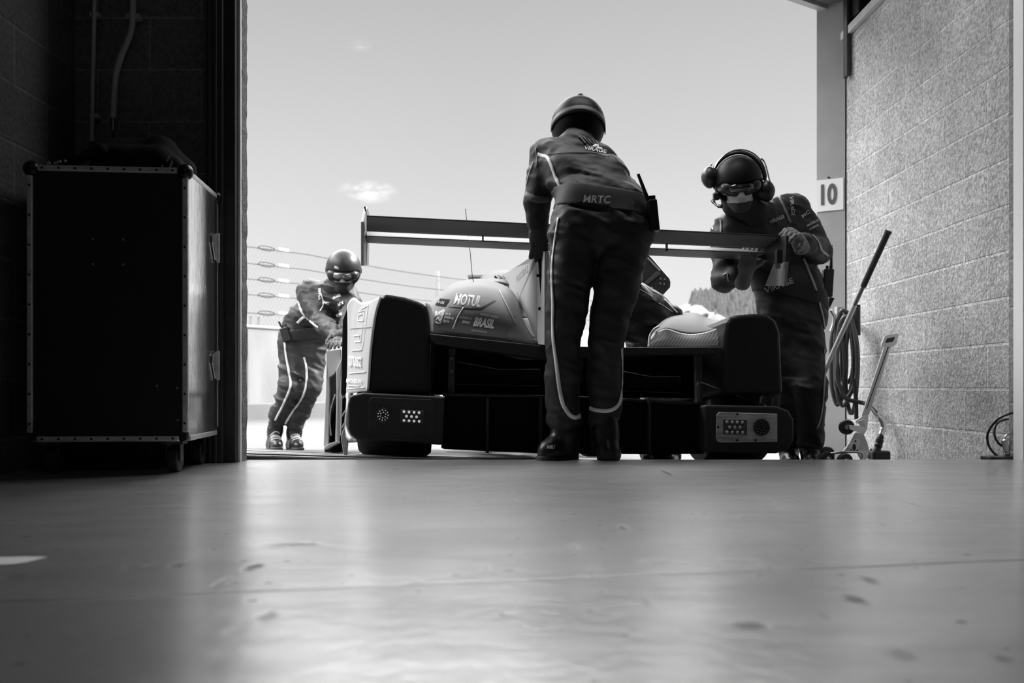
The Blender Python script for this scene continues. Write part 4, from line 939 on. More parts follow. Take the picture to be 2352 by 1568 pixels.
cyl('hook', P(1940, 735, 5.12), P(1940, 735, 5.35) + Vector((.05, 0, 0)), .016, cdark, hs)
cyl('holder', P(1968, 700, 5.08), P(1968, 770, 5.08), .02, M('black_sleeve', .014, .5, bump=.3, bscale=60), hs); cyl('holder', P(1956, 712, 5.1), P(1958, 760, 5.1), .012, cdark, hs)
vb = P(1926, 714, 5.2); bm = bmesh.new(); bm_box(bm, vb, (.035, .05, .05)); bev(finish('valve_block', bm, cwhite, hs), .004)
bm = bmesh.new(); bm_sph(bm, P(1926, 720, 5.165), .008, seg=10); finish('valve_port', bm, cdark, hs)
tube('lever', [P(1902, 705, 5.1), P(1908, 690, 5.1), P(1910, 684, 5.1)], [.012, .014, .018], cdark, hs, 10)
tube('fitting', [P(1908, 712, 5.1), P(1916, 726, 5.1), P(1914, 745, 5.1), P(1909, 760, 5.1)], .012, csteel, hs, 8, 14)
tube('swivel', [P(2013, 950, 4.80), P(2026, 968, 4.78), P(2029, 980, 4.78), P(2023, 998, 4.77)], [.011, .016, .018, .015], csteel, hs, 12, 16)
lathe('gun_grip', P(2024, 998, 4.77), P(2014, 1036, 4.77) - P(2024, 998, 4.77), [(.012, 0), (.018, .01), (.018, .025), (.021, .028), (.021, .045), (.018, .048), (.021, .052), (.021, .07), (.018, .074), (.021, .09), (.022, .1)], M('black_grip', .012, .4), hs, 20)
q = P(2020, 1050, 4.77); bm = bmesh.new(); bm_box(bm, q, (.10, .07, .075)); bev(finish('gun_body', bm, M('gun_black', .012, .4), hs), .01)
tube('gun_trim', [P(1992, 1052, 4.8), P(1998, 1036, 4.8), P(2001, 1030, 4.8)], .009, csteel, hs, 8)
# cable at the right
cb_ = thing('power_cable', P(2295, 1068, 3.6), 'black power cable looped on the ground at the foot of the right wall', 'cable')
cm = M('black_cable', .015, .35)
tube('cord', [P(2338, 944, 3.52), P(2318, 950, 3.53), P(2296, 960, 3.55), P(2278, 978, 3.58), P(2268, 1000, 3.6), P(2272, 1025, 3.6), P(2290, 1046, 3.58), P(2312, 1052, 3.56), P(2312, 1030, 3.52), P(2294, 1018, 3.52), P(2284, 998, 3.54), P(2288, 975, 3.56), P(2306, 964, 3.6), P(2326, 962, 3.6)], .0048, cm, cb_, 8, 90)
tube('cord', [P(2304, 1020, 3.54), P(2308, 1004, 3.54), P(2322, 994, 3.54), P(2332, 992, 3.54)], .0045, csteel, cb_, 8, 14)
lathe('plug', P(2312, 1046, 3.5), (0, 0, 1), [(.012, 0), (.016, .008), (.012, .018), (.016, .03), (.014, .04), (.019, .05), (.019, .062), (.012, .068)], csteel, cb_, 20)
bm = bmesh.new(); bm_box(bm, P(2296, 1053, 3.5), (.12, .08, .02)); bev(finish('base', bm, cm, cb_), .006)
# ---------------------------------------------------------------- beyond the door: barrier, catch fence, hill
fd_ = Vector((1424 / F_PX, 1, 0)).normalized(); f0 = P(568, 748, 13.3); f0.z = 0
def fp(s, z, off=0): return Vector((f0.x, f0.y, z)) + fd_ * s + Vector((-fd_.y, fd_.x, 0)) * off
mbar = M('pale_concrete_barrier', .20, .85, var=.18, vscale=2.2, stretch=(1, 1, .35), bump=.3, bscale=40)
bar = thing('barrier', fp(2, gz(0, 13)), 'pale concrete barrier wall under the catch fence', 'barrier')
zt_ = CAM.z + (HY - 750) / F_PX * 13.3; zm_ = CAM.z + (HY - 926) / F_PX * 13.3; zb_ = gz(-3, 13) - .05
def wallseg(name, s0, s1, z0, z1, o0, o1, mat, par):
    q = [fp(s, z, o) for s in (s0, s1) for z, o in ((z0, o0), (z1, o0), (z1, o1), (z0, o1))]
    return bev(mesh(name, q, [(0, 1, 2, 3), (7, 6, 5, 4), (0, 4, 5, 1), (1, 5, 6, 2), (2, 6, 7, 3), (3, 7, 4, 0)], mat, par), .02)
for s in range(-2, 12, 2): wallseg('wall_panel', s * 1.5 + .005, s * 1.5 + 2.995, zb_, zt_, 0, .25, mbar, bar)
wallseg('footing', -3, 18, zb_, zm_, -.10, .0, M('grey_footing', .13, .85, var=.1, vscale=2), bar)
wallseg('coping', -3, 18, zt_ - .02, zt_ + .03, -.02, .27, M('pale_coping', .28, .8), bar)
fen = thing('catch_fence', fp(2, zt_), 'tall wire catch fence with chain-link mesh above the concrete barrier', 'fence')
mwire = M('dark_wire', .06, .5, .5); fh = [CAM.z + (HY - y) / F_PX * 13.3 for y in (562, 600, 636, 672, 714)]
for z in fh:
    pts = [fp(s, z - .035 * math.sin(math.pi * ((s + 3) % 4.2) / 4.2)) for s in np.arange(-3, 18.1, .35)]
    w_ = tube('cable', pts, .007, mwire, fen, 5)
    for s in (.35, 8.75):
        bm = bmesh.new(); bm_tube(bm, [fp(s + .16 * math.cos(a), z - .01 + .035 * math.sin(a), -.02) for a in [i * .63 for i in range(11)]], .009, 5); finish('shackle', bm, mwire, w_)
        bm = bmesh.new(); bm_box(bm, fp(s + .34, z + .01, -.02), (.20, .02, .045), Matrix((fd_, Vector((-fd_.y, fd_.x, 0)), Vector((0, 0, 1)))).transposed()); finish('tag', bm, cwhite, w_)
bm = bmesh.new(); H_ = fh[0] - zt_; st = .075
def prism_line(a, b, r):
    d = (b - a).normalized(); n1 = Vector((-fd_.y, fd_.x, 0)) * r; n2 = d.cross(n1).normalized() * r
    A3 = [bm.verts.new(a + n1), bm.verts.new(a - n1 * .5 + n2 * .87), bm.verts.new(a - n1 * .5 - n2 * .87)]; B3 = [bm.verts.new(b + n1), bm.verts.new(b - n1 * .5 + n2 * .87), bm.verts.new(b - n1 * .5 - n2 * .87)]
    for i in range(3): bm.faces.new((A3[i], A3[(i + 1) % 3], B3[(i + 1) % 3], B3[i]))
for i in range(int(13 / st)):
    s = -2.5 + i * st; prism_line(fp(s, zt_), fp(s + H_ * .62, fh[0]), .0016); prism_line(fp(s, zt_, .004), fp(s - H_ * .62, fh[0], .004), .0016)
ml = finish('chain_link', bm, M('zinc_wire', .22, .4, .6), fen); ml['kind'] = 'stuff'
for s in (-2.0, 4.6, 11.4, 17.5):
    cyl('post', fp(s, zt_ - .1, .1), fp(s, fh[0] + .1, .1), .05, M('post_grey', .3, .5), fen)
for s in (.10, .25): cyl('stub', fp(s, zt_, .05), fp(s, zt_ + .17, .05), .02, M('stub_grey', .22, .5), fen)
# paddock structures in the haze and a wooded hill
def far(px, py, Z): return P(px, py, Z)
mh = M('bleached_canvas', .35, .7); mgv = M('far_grey', .1, .7); mdk = M('far_dark', .05, .8)
tw = thing('marshal_tower', far(1095, 700, 34), 'pale flat-roofed track building far behind the engine cover', 'building')
gzf = gz(0, 60)
def fbox(name, x0, y0, x1, y1, Z, d, mat, par, bevel=.03):
    a, b = P(x0, y1, Z), P(x1, y0, Z); return box(name, (a.x, Z, a.z), (b.x, Z + d, b.z), mat, par, bevel)
fbox('block', 1076, 636, 1116, 905, 34, 4, M('far_pale_wall', .22, .7), tw); fbox('window', 1092, 634, 1100, 646, 33.9, .2, mdk, tw, 0); fbox('roof', 1074, 630, 1118, 637, 33.7, 4.6, mgv, tw)
tr = thing('transporter', far(1600, 760, 60), 'white transporter with awning in front of the wooded hill', 'truck')
a = [(1586, 740), (1588, 706), (1596, 700), (1612, 702), (1628, 715), (1640, 740)]
prism('awning', [P(x, y, 60) for x, y in a], Vector((0, 6, 0)), mh, tr, .05); fbox('cab', 1576, 713, 1588, 735, 60.5, 3, mgv, tr); fbox('body', 1576, 730, 1640, 906, 61, 5, mh, tr)
tr2 = thing('container', far(1635, 760, 52), 'white box container beside the transporter below the hill', 'container')
fbox('shell', 1629, 717, 1641, 905, 52, 3, mh, tr2); fbox('door', 1620, 719, 1629, 738, 52.3, 2.4, mdk, tr2)
tr3 = thing('awning', far(1660, 760, 48), 'low white awning right of the white container', 'awning')
prism('canopy', [P(x, y, 48) for x, y in ((1643, 722), (1652, 722), (1668, 731), (1670, 738), (1645, 738))], Vector((0, 3, 0)), mh, tr3, .04)
for x in (1647, 1667): fbox('pole', x - 1, 736, x + 1, 912, 48.2, .1, mgv, tr3, 0)
# hill surface and forest
hx = [(1300, 760), (1500, 735), (1580, 700), (1660, 690), (1720, 684), (1800, 680), (1950, 690), (2200, 740)]
rows_ = [[P(x, 900, 150) for x, y in hx], [P(x, (y + 900) / 2 + 20, 175) for x, y in hx], [P(x, y + 16, 205) for x, y in hx], [P(x, y + 14, 240) for x, y in hx], [P(x, 915, 300) for x, y in hx]]
hill = loft('hill', rows_, 40, 24, M('hazy_hillside', .15, .9, var=.2, vscale=.08), None); struct(hill)
bm = bmesh.new(); random.seed(11)
hb = bvh(hill)
for i in range(1500):
    x = random.uniform(1590, 1860); d = random.uniform(150, 235); q = P(x, 500, d); h = hb.ray_cast(q, Vector((0, 0, -1)))
    if h[0] is None: continue
    hh = random.uniform(2.0, 4.2) * d / 200 * .8; bmesh.ops.create_cone(bm, cap_ends=True, segments=6, radius1=hh * .34, radius2=hh * .05, depth=hh, matrix=Matrix.Translation(h[0] + Vector((0, 0, hh * .45))))
fo = finish('forest', bm, M('hazy_conifer', .07, .9, var=.3, vscale=.5)); tag(fo, 'hazy dark wood of conifers covering the distant hill', 'forest', kind='stuff')
# ---------------------------------------------------------------- the crew
suitm = M('dark_race_suit', .021, .62, spec=.35, var=.18, vscale=9, bump=.12, bscale=260)
suit2 = M('dark_race_suit_panel', .016, .55, spec=.35, bump=.12, bscale=240)
skinm = M('skin', .48, .5, spec=.4, var=.08, vscale=30)
glovem = M('dark_glove', .025, .6, bump=.2, bscale=200); glovel = M('grey_glove', .17, .7, var=.12, vscale=30, bump=.25, bscale=180)
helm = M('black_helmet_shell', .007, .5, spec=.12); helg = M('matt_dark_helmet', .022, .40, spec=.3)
hoodm = M('black_hood', .012, .8, bump=.15, bscale=300); frm = M('goggle_frame', .012, .4); lensm = M('goggle_lens', .02, .05, spec=1.0, coat=.5); lensg = M('pale_goggle_lens', .22, .08, .6, spec=1.0)
bootm = M('black_boot', .012, .35, spec=.5); beltm = M('black_belt', .004, .7); pipm = M('reflective_piping', .70, .45); pipd = M('dull_piping', .34, .5); radm = M('radio_black', .010, .4)
hairm = M('dark_beard', .035, .8, bump=.4, bscale=200); lacem = M('boot_lace', .55, .6)

def folds(a=.005, b=.0025, f=1.0, seed=0):
    rd = lambda v: np.abs(v) * 2 - .6
    return lambda X, Y, Z: a * 1.3 * rd(vnoise(X * 7 * f + seed + Z * 4, Y * 7 * f + 3, Z * 13 * f + X * 5)) + b * 1.3 * rd(vnoise(X * 15 * f + seed, Y * 15 * f + Z * 6, Z * 30 * f + X * 9)) + .0012 * vnoise(X * 50, Y * 50 + seed, Z * 70)
def hand_prims(w, d, n, s, curl=.5, r=.009, sc=1.0, thumb=.5):
    """w wrist, d towards the fingers, n out of the palm, s side of the thumb along d x n"""
    w = Vector(w); d = Vector(d).normalized(); n = Vector(n); n = (n - d * n.dot(d)).normalized(); lat = d.cross(n) * s
    R = np.array([[lat.x, d.x, n.x], [lat.y, d.y, n.y], [lat.z, d.z, n.z]])
    out = [boxp(w + d * .05 * sc, R, (.040 * sc, .048 * sc, .014 * sc + r * .3), .013, .012), cap(w - d * .02, w + d * .03, .028, .030, .02, n, .75)]
    for i, L in enumerate((.072, .080, .075, .060)):
        p = w + d * (.094 - .004 * (i == 3)) * sc + lat * (.031 - .0205 * i) * sc; dd = (d + lat * (.10 - .07 * i)).normalized(); ang = 0
        for j, fr in enumerate((.46, .31, .23)):
            ang = curl * (.75, 1.05, .8)[j] * (1 + .08 * i)
            dd = (Matrix.Rotation(-ang * s, 3, lat) @ dd) if False else (dd * math.cos(ang) + (n - dd * n.dot(dd)).normalized() * math.sin(ang))
            q = p + dd * L * fr * sc; out.append(cap(p, q, r * (1.02 - .06 * j), r * (.97 - .07 * j), .006)); p = q
    p = w + d * .025 * sc + lat * .034 * sc; dd = (d * .72 + lat * .62 + n * (.2 + .5 * thumb)).normalized()
    for j, L in enumerate((.042, .034, .028)):
        q = p + dd * L * sc; out.append(cap(p, q, r * (1.35 - .15 * j), r * (1.2 - .15 * j), .010)); p = q; dd = (dd + n * .28 * thumb + d * .12).normalized()
    return out
def head_prims(c, f, u):
    c = Vector(c); R = frame(f, u); r_, f, u = Vector(R[:, 0]), Vector(R[:, 1]), Vector(R[:, 2])
    o = lambda x, y, z: c + r_ * x + f * y + u * z
    out = [ell(o(0, -.012, .03), R, (.074, .094, .088), .02), ell(o(0, .028, -.045), R, (.056, .062, .066), .035), cap(o(-.012, .066, -.098), o(.012, .066, -.098), .020, .020, .03),
           cap(o(-.05, .0, -.055), o(-.02, .06, -.095), .018, .016, .02), cap(o(.05, .0, -.055), o(.02, .06, -.095), .018, .016, .02),
           cap(o(-.032, .074, .024), o(.032, .074, .024), .014, .014, .018), ell(o(-.032, .094, .002), R, (.017, .014, .011), .008, True), ell(o(.032, .094, .002), R, (.017, .014, .011), .008, True),
           ell(o(-.032, .074, .002), R, (.013, .013, .011), .003), ell(o(.032, .074, .002), R, (.013, .013, .011), .003),
           cap(o(0, .085, .012), o(0, .106, -.030), .008, .013, .012), cap(o(-.012, .088, -.034), o(.012, .088, -.034), .008, .008, .008),
           cap(o(-.036, .062, -.028), o(-.044, .05, -.02), .018, .018, .02), cap(o(.036, .062, -.028), o(.044, .05, -.02), .018, .018, .02),
           cap(o(-.018, .083, -.060), o(.018, .083, -.060), .007, .007, .006), cap(o(-.016, .080, -.073), o(.016, .080, -.073), .0085, .0085, .006), ell(o(0, .094, -.0665), R, (.022, .006, .0025), .002, True),
           ell(o(-.077, -.005, -.005), R, (.011, .024, .032), .006), ell(o(.077, -.005, -.005), R, (.011, .024, .032), .006)]
    return out, o, R
def infl(prims, dr):
    out = []
    for p in prims:
        if p[0] == 'cap': out.append((*p[:3], max(.012, p[3] + dr), max(.012, p[4] + dr), *p[5:]))
        elif p[0] == 'ell': out.append((*p[:3], p[3] + dr, p[4]))
        elif p[0] == 'box': out.append((*p[:3], p[3] + dr, *p[4:]))
        else: out.append(p)
    return out
def helmet(o, R, mat, par, r=(.119, .138, .128), brow=.035, low=-.055, ridge=False):
    c = o(0, -.012, .03); u = Vector(R[:, 2]); f = Vector(R[:, 1])
    inn = ell(c, R, (r[0] - .018, r[1] - .018, r[2] - .018), .004, True)
    cut = [boxp(o(0, .0, low - .15), R, (.3, .3, .15), .0, .006, True), boxp(o(0, .17, brow - .15), R, (.3, .14, .15), .03, .012, True), inn]
    pr = [ell(c, R, r, .01)]
    if ridge: pr.append(cap(o(0, -.10, .125), o(0, .04, .168), .012, .012, .012))
    return sdf_obj('helmet', pr + cut, .005, mat, par)
def goggles(o, R, par, lens, r=(.119, .138, .128), z=0.0):
    c = o(0, .086, z)
    fr = sdf_obj('goggles', [ell(o(0, .070, z), R, (.088, .052, .046), .01), cap(o(-.085, .03, z + .006), o(-.07, .075, z + .004), .024, .03, .02), cap(o(.085, .03, z + .006), o(.07, .075, z + .004), .024, .03, .02), ell(o(0, .115, z - .046), R, (.022, .04, .026), .01, True)], .004, frm, par)
    sdf_obj('lens', [ell(o(0, .083, z + .001), R, (.076, .046, .034), .01), ell(o(0, .118, z - .042), R, (.026, .04, .026), .01, True)], .004, lens, fr)
    cc = np.array(o(0, -.012, .03)); uu = R[:, 2]
    return fr
def strap_band(name, o, R, par, r, z, w, mat, tilt=0.0):
    pts = []; bm = bmesh.new(); rr = []
    for i in range(41):
        a = math.pi * (1.02 * i / 40 - .01) ; a = math.pi + a
        x, y = math.cos(a), math.sin(a); k = math.sqrt(max(0.05, 1 - ((z - .03) / r[2]) ** 2)) * 1.015
        rr.append([bm.verts.new(o(x * r[0] * k, -.012 + y * r[1] * k + .03 * 0, z + dz + tilt * y)) for dz in (-w / 2, w / 2)])
    for a, b in zip(rr, rr[1:]): bm.faces.new((a[0], b[0], b[1], a[1]))
    ob = finish(name, bm, mat, par, True); solid(ob, .003, 0); return ob
def boots(par, specs, laces=False):
    obs = []
    for ank, heel, toe, shin in specs:
        ank, heel, toe, shin = map(Vector, (ank, heel, toe, shin)); d = (toe - heel).normalized(); zf = min(heel.z, toe.z)
        pr = [cap(shin, ank, .052, .050, .03), cap(ank, heel + Vector((0, 0, .035)), .050, .042, .03), cap(heel + Vector((0, 0, .03)), heel.lerp(toe, .6) + Vector((0, 0, .034)), .040, .042, .03), cap(heel.lerp(toe, .6) + Vector((0, 0, .03)), toe - d * .035 + Vector((0, 0, .026)), .044, .034, .03), cap(ank.lerp(heel, .3) + d * .02, heel.lerp(toe, .62) + Vector((0, 0, .045)), .04, .03, .03)]
        pl = (heel.z, d.z / max(1e-4, Vector((d.x, d.y, 0)).length), heel, Vector((d.x, d.y, 0)).normalized())
        bo_ = sdf_obj('boot', pr, .006, bootm, par, None, lambda X, Y, Z, h=heel, dd=Vector((d.x, d.y, 0)).normalized(), k=pl[1]: (h.z + ((X - h.x) * dd.x + (Y - h.y) * dd.y) * k) - Z)
        sl_ = [cap(heel + Vector((0, 0, .006)), toe - d * .035 + Vector((0, 0, .006)), .046, .042, .01)]
        sdf_obj('sole', sl_, .006, M('boot_sole', .03, .7), bo_, None, lambda X, Y, Z, h=heel, dd=Vector((d.x, d.y, 0)).normalized(), k=pl[1]: np.maximum((h.z + ((X - h.x) * dd.x + (Y - h.y) * dd.y) * k) - .004 - Z, Z - (h.z + ((X - h.x) * dd.x + (Y - h.y) * dd.y) * k) - .016))
        if laces:
            lat = d.cross(Vector((0, 0, 1))).normalized()
            t_ = bvh(bo_)
            for i in range(5):
                m = heel.lerp(toe, .38 + .08 * i) + Vector((0, 0, .13 - .016 * i)); pts = []
                for k in range(7):
                    q = m + lat * (.032 * (k / 3 - 1)); h = t_.ray_cast(q + Vector((0, 0, .05)) + d * .03, Vector((0, 0, -1)) - d * .5)
                    if h[0]: pts.append(h[0] + Vector((0, 0, .003)))
                if len(pts) > 3: tube('lace', pts, .0035, lacem, bo_, 5)
        obs.append(bo_)
    return obs
def person(loc, label, suit, head, hands, group=None, warp=None, suit_mat=None, h=.008, skin_extra=()):
    root = thing('person', loc, label, 'person', group)
    hp, o, R = head_prims(*head[:3]); neck = cap(o(0, -.02, -.05), head[3], .055, .06, .03)
    hb_ = []
    for a in hands: hb_ += hand_prims(a['w'], a['d'], a['n'], a['s'], a.get('curl', .5), .0078, .95, a.get('thumb', .5))
    body = sdf_obj('body', infl([p for p in suit if p[0] == 'cap'], -.018) + [neck] + hp + hb_ + list(skin_extra), .006, skinm, root)
    su = sdf_obj('race_suit', suit, h, suit_mat or suitm, root, warp)
    return root, body, su, o, R
def gloves(root, hands, mat):
    out = []
    for a in hands:
        pr = hand_prims(a['w'], a['d'], a['n'], a['s'], a.get('curl', .5), .0105, 1.0, a.get('thumb', .5)); d = Vector(a['d']).normalized()
        pr.append(cap(Vector(a['w']) - d * .06, Vector(a['w']) + d * .01, .040, .033, .02)); out.append(sdf_obj('glove', pr, .0035, a.get('mat', mat), root, lambda X, Y, Z: .0012 * vnoise(X * 60, Y * 60, Z * 60)))
    return out
def radio(p, size, rot, label, ant, name='radio'):
    rd = thing(name, p, label, 'radio')
    bm = bmesh.new(); bm_box(bm, p, size, rot); bev(finish('case', bm, radm, rd), .006)
    up = rot @ Vector((0, 0, 1)); rt = rot @ Vector((1, 0, 0))
    cyl('antenna', p + up * size[2] * .5 + rt * size[0] * ant[0], p + up * (size[2] * .5 + ant[1]) + rt * (size[0] * ant[0] + ant[2]), .0085, radm, rd, .006)
    for k in (-.1, .25): cyl('knob', p + up * size[2] * .5 + rt * size[0] * k, p + up * (size[2] * .5 + .018) + rt * size[0] * k, .008, radm, rd)
    return rd

# ---- the mechanic at the centre, back to us, leaning over the wing
a = 3.46
suitC = [cap(P(1322, 533, 3.46), P(1444, 535, 3.46), .112, .110, .06, (0, 1, 0), .95), cap(P(1338, 462, 3.5), P(1430, 466, 3.5), .100, .092, .08), cap(P(1308, 402, 3.60), P(1392, 412, 3.60), .104, .100, .09), cap(P(1272, 364, 3.70), P(1362, 372, 3.74), .086, .082, .09),
    cap(P(1318, 340, 3.74), P(1330, 318, 3.82), .075, .062, .05),
    cap(P(1318, 570, 3.455), P(1293, 790, 3.43), .100, .072, .012), cap(P(1293, 790, 3.43), P(1295, 962, 3.44), .073, .072, .012), cap(P(1432, 570, 3.455), P(1391, 790, 3.43), .106, .072, .012), cap(P(1391, 790, 3.43), P(1388, 958, 3.44), .073, .068, .012),
    cap(P(1250, 362, 3.72), P(1233, 458, 3.70), .070, .055, .04), cap(P(1233, 458, 3.70), P(1236, 510, 3.735), .055, .046, .02),
    cap(P(1382, 376, 3.78), P(1448, 452, 3.93), .068, .056, .04), cap(P(1448, 452, 3.93), P(1446, 516, 3.84), .054, .044, .02)]
hC = [dict(w=P(1237, 528, 3.745), d=(.02, .35, -.9), n=(0, 1, .3), s=1, curl=.45), dict(w=P(1446, 534, 3.83), d=(0, .3, -.9), n=(0, 1, .3), s=-1, curl=.45)]
headC = (P(1327, 306, 3.87), (-.05, 1, -.42), (.03, .42, 1), P(1330, 335, 3.79))
gC, bC, sC, oC, RC = person(P(1345, 1055, 3.45), 'person in dark race suit and helmet seen from behind leaning over the rear wing', suitC, headC, hC, None, folds(.006, .003, 1, 1), h=.007)
gloves(gC, hC, glovem)
rC = (.122, .140, .130); hpC = helmet(oC, RC, helm, gC, rC, .03, -.125, True)
strap_band('goggle_strap', oC, RC, gC, rC, .01, .035, M('strap_dark', .02, .6), 0)
hpr, _, _ = head_prims(*headC[:3]); sdf_obj('hood', infl([p for p in hpr if p[0] == 'ell'][:2], .008) + [cap(oC(0, -.02, -.05), P(1330, 335, 3.79), .068, .075, .03)], .008, hoodm, gC)
def belt(root, suitprims, p0, nrm, half, mat, grow=.006):
    nrm = Vector(nrm).normalized(); p0 = Vector(p0)
    tor = infl(suitprims[:5], grow)
    return sdf_obj('belt', tor, .008, mat, root, None, lambda X, Y, Z: np.abs((X - p0.x) * nrm.x + (Y - p0.y) * nrm.y + (Z - p0.z) * nrm.z) - half)
bt = belt(gC, suitC, P(1388, 466, 3.46), (.16, .12, 1), .052, beltm)
tC = [bvh(sC), bvh(bt)]
lettering('MRTC', (1339, 466), (1402, 468.5), 17, tC, M('belt_lettering', .5, .6), bt, .12, .012, .006, up=(.05, -1))
tS = [tC[0]]
def pp(pts, w, mat=pipm, root_=sC, trees=None, n=60, nm='piping', wf=None): return strip(nm, pts, trees or tS, w, mat, root_, n, .003, None, .002, wf)
pp([(1283, 500), (1276, 545), (1269, 600), (1268, 643), (1270, 693), (1270, 742), (1271, 776), (1275, 810), (1279, 842), (1284, 885), (1289, 912), (1295, 931), (1304, 947), (1316, 957), (1328, 957), (1335, 950)], .013, pipm, n=90, wf=lambda t: .75 + .6 * t)
pp([(1428, 800), (1429, 858), (1425, 915), (1418, 931), (1405, 940), (1389, 943), (1369, 941), (1353, 937)], .016)
pp([(1236, 354), (1246, 358), (1257, 362), (1268, 383), (1278, 411), (1288, 430), (1294, 446)], .015)
pp([(1207, 447), (1222, 455), (1240, 459), (1258, 457)], .030, M('arm_band', .13, .6), n=24, nm='arm_band')
pp([(1226, 372), (1216, 400), (1210, 425)], .006, pipd, n=20); pp([(1231, 340), (1234, 365), (1232, 385)], .004, pipd, n=14)
pp([(1258, 355), (1300, 352), (1360, 352), (1400, 362)], .004, M('yoke_seam', .02, .6), n=30, nm='yoke_seam')
lettering('VIRAGE', (1341, 344), (1392, 353), 9, tS, M('suit_lettering', .55, .5), sC, .1, .03, .004)
for q in ([(1362, 339), (1370, 335), (1374, 344), (1377, 340)], [(1371, 341), (1378, 345), (1381, 341)]): strip('emblem', q, tS, .014, cletter, sC, 16, .005)
for i in range(5): pp([(1331 + i * 9, 313 + i * 2.5), (1338 + i * 9, 322 + i * 2.5), (1346 + i * 9, 330 + i * 2)], .010, M('collar_stripe', .10, .5), n=10, nm='collar_stripe')
z0 = 0
boots(gC, [(P(1297, 995, 3.44), Vector((P(1304, 1050, 3.44).x, 3.45, -.002)), Vector((P(1238, 1050, 3.40).x, 3.37, .001)), P(1297, 965, 3.44)), (P(1391, 995, 3.43), Vector((P(1396, 1050, 3.42).x, 3.40, .001)), Vector((P(1404, 1050, 3.6).x, 3.66, gz(.4, 3.66) + .012)), P(1390, 965, 3.43))])
bC_tr = [bvh(o_) for o_ in bpy.data.objects if o_.parent == gC and o_.name.startswith('boot')]
lettering('SABELT', (1256, 1030), (1275, 1030), 7, bC_tr, cletter, gC, 0, .02, .003, fall=3.4)
radio(P(1500, 496, 3.40), (.036, .055, .125), Matrix.Rotation(-.1, 3, 'Y'), 'black two-way radio clipped at the hip of the person seen from behind', (-.35, .11, -.03))

# ---- the mechanic at the right, facing us, bent over the end of the wing
Zr = 4.55
def R_(x, y, dz=0.0): return P(x, y, Zr + dz)
suitR = [cap(R_(1792, 705, .06), R_(1848, 708, .06), .120, .118, .06), cap(R_(1775, 640, .03), R_(1842, 645, .05), .112, .108, .09), cap(R_(1718, 566, -.04), R_(1818, 556, .02), .118, .118, .1), cap(R_(1676, 530, -.08), R_(1808, 487, .0), .090, .095, .08),
    cap(R_(1742, 500, -.06), R_(1720, 470, -.12), .085, .066, .05),
    cap(R_(1846, 735, .06), R_(1862, 890, .0), .112, .082, .05), cap(R_(1862, 890, .0), R_(1862, 1010, .06), .082, .074, .03), cap(R_(1806, 735, .06), R_(1815, 885, .10), .112, .082, .05), cap(R_(1815, 885, .10), R_(1812, 1010, .2), .080, .074, .03),
    cap(R_(1666, 536, -.08), R_(1664, 640, -.18), .075, .060, .04), cap(R_(1664, 645, -.18), R_(1703, 625, -.30), .062, .050, .02),
    cap(R_(1826, 487, .0), R_(1880, 575, -.05), .088, .068, .04), cap(R_(1880, 575, -.05), R_(1846, 556, -.36), .066, .050, .02)]
hR = [dict(w=R_(1712, 622, -.34), d=(.10, -.35, .75), n=(.3, .2, .5), s=-1, curl=.55, mat=glovel), dict(w=R_(1834, 554, -.42), d=(-.35, -.55, .22), n=(-.5, .2, -.7), s=1, curl=.75, thumb=.9, mat=glovel)]
headR = (R_(1696, 430, -.20), (-.12, -1, -.26), (-.12, -.24, 1), R_(1728, 490, -.12))
gR, bR, sR, oR, RR = person(R_(1835, 1090, .1), 'bearded person in dark suit, helmet and headset holding the right end of the wing', suitR, headR, hR, None, folds(.006, .003, 1, 4))
gloves(gR, hR, glovel)
rR = (.120, .138, .130); helmet(oR, RR, helm, gR, rR, .028, -.06); goggles(oR, RR, gR, lensm, rR, .0)
strap_band('goggle_strap', oR, RR, gR, rR, .02, .03, M('strap_dark2', .02, .6))
hp_, _, _ = head_prims(*headR[:3])
sdf_obj('beard', infl(hp_[1:5], .004) + [boxp(oR(0, .0, .006), RR, (.2, .3, .075), .01, .012, True)], .004, hairm, gR)
sdf_obj('hood', [cap(oR(-.045, -.03, -.02), oR(-.03, -.03, -.09), .047, .05, .03), cap(oR(.045, -.03, -.02), oR(.03, -.03, -.09), .047, .05, .03), cap(oR(0, -.03, -.08), R_(1728, 492, -.12), .066, .085, .04)], .008, hoodm, gR)
# headset over the helmet
hs_ = thing('headset', oR(0, 0, .12), 'black headset with large ear cups worn over the helmet of the bearded person', 'headset')
pts = [oR(.135 * math.cos(t_), -.02, .02 + .152 * math.sin(t_)) for t_ in [math.pi * i / 18 for i in range(19)]]
tube('headband', pts, .010, M('headband_black', .012, .25, spec=.6), hs_, 8, 40); tube('headband_wire', [p + Vector((0, -.028, .006)) for p in pts], .0035, csteel, hs_, 6, 40)
for s in (1, -1):
    c = oR(s * .128, -.01, -.035 if s < 0 else .065); ax = Vector(RR[:, 0]) * s
    e_ = sdf_obj('ear_cup', [ell(c + ax * .012, RR, (.032, .045, .056), .02), cap(c - ax * .012, c + ax * .01, .042, .042, .02)], .005, radm, hs_)
    tube('yoke', [c + ax * .02 + Vector((0, -.03, .04)), oR(s * .14, -.035, .11), oR(s * .12, -.035, .13)], .004, csteel, e_, 6, 12)
tube('microphone', [oR(.135, .01, -.05), oR(.12, .07, -.075), oR(.10, .10, -.08)], [.009, .006, .010], radm, hs_, 8, 14)
sdf_obj('clip', [boxp(oR(.118, .045, -.03), RR, (.016, .02, .02), .008)], .005, radm, hs_)
tR = [bvh(sR)]
lm = M('chest_lettering', .40, .5)
btR = belt(gR, suitR, R_(1805, 662, -.0), (.28, .0, 1), .050, beltm); tB = [bvh(btR), tR[0]]
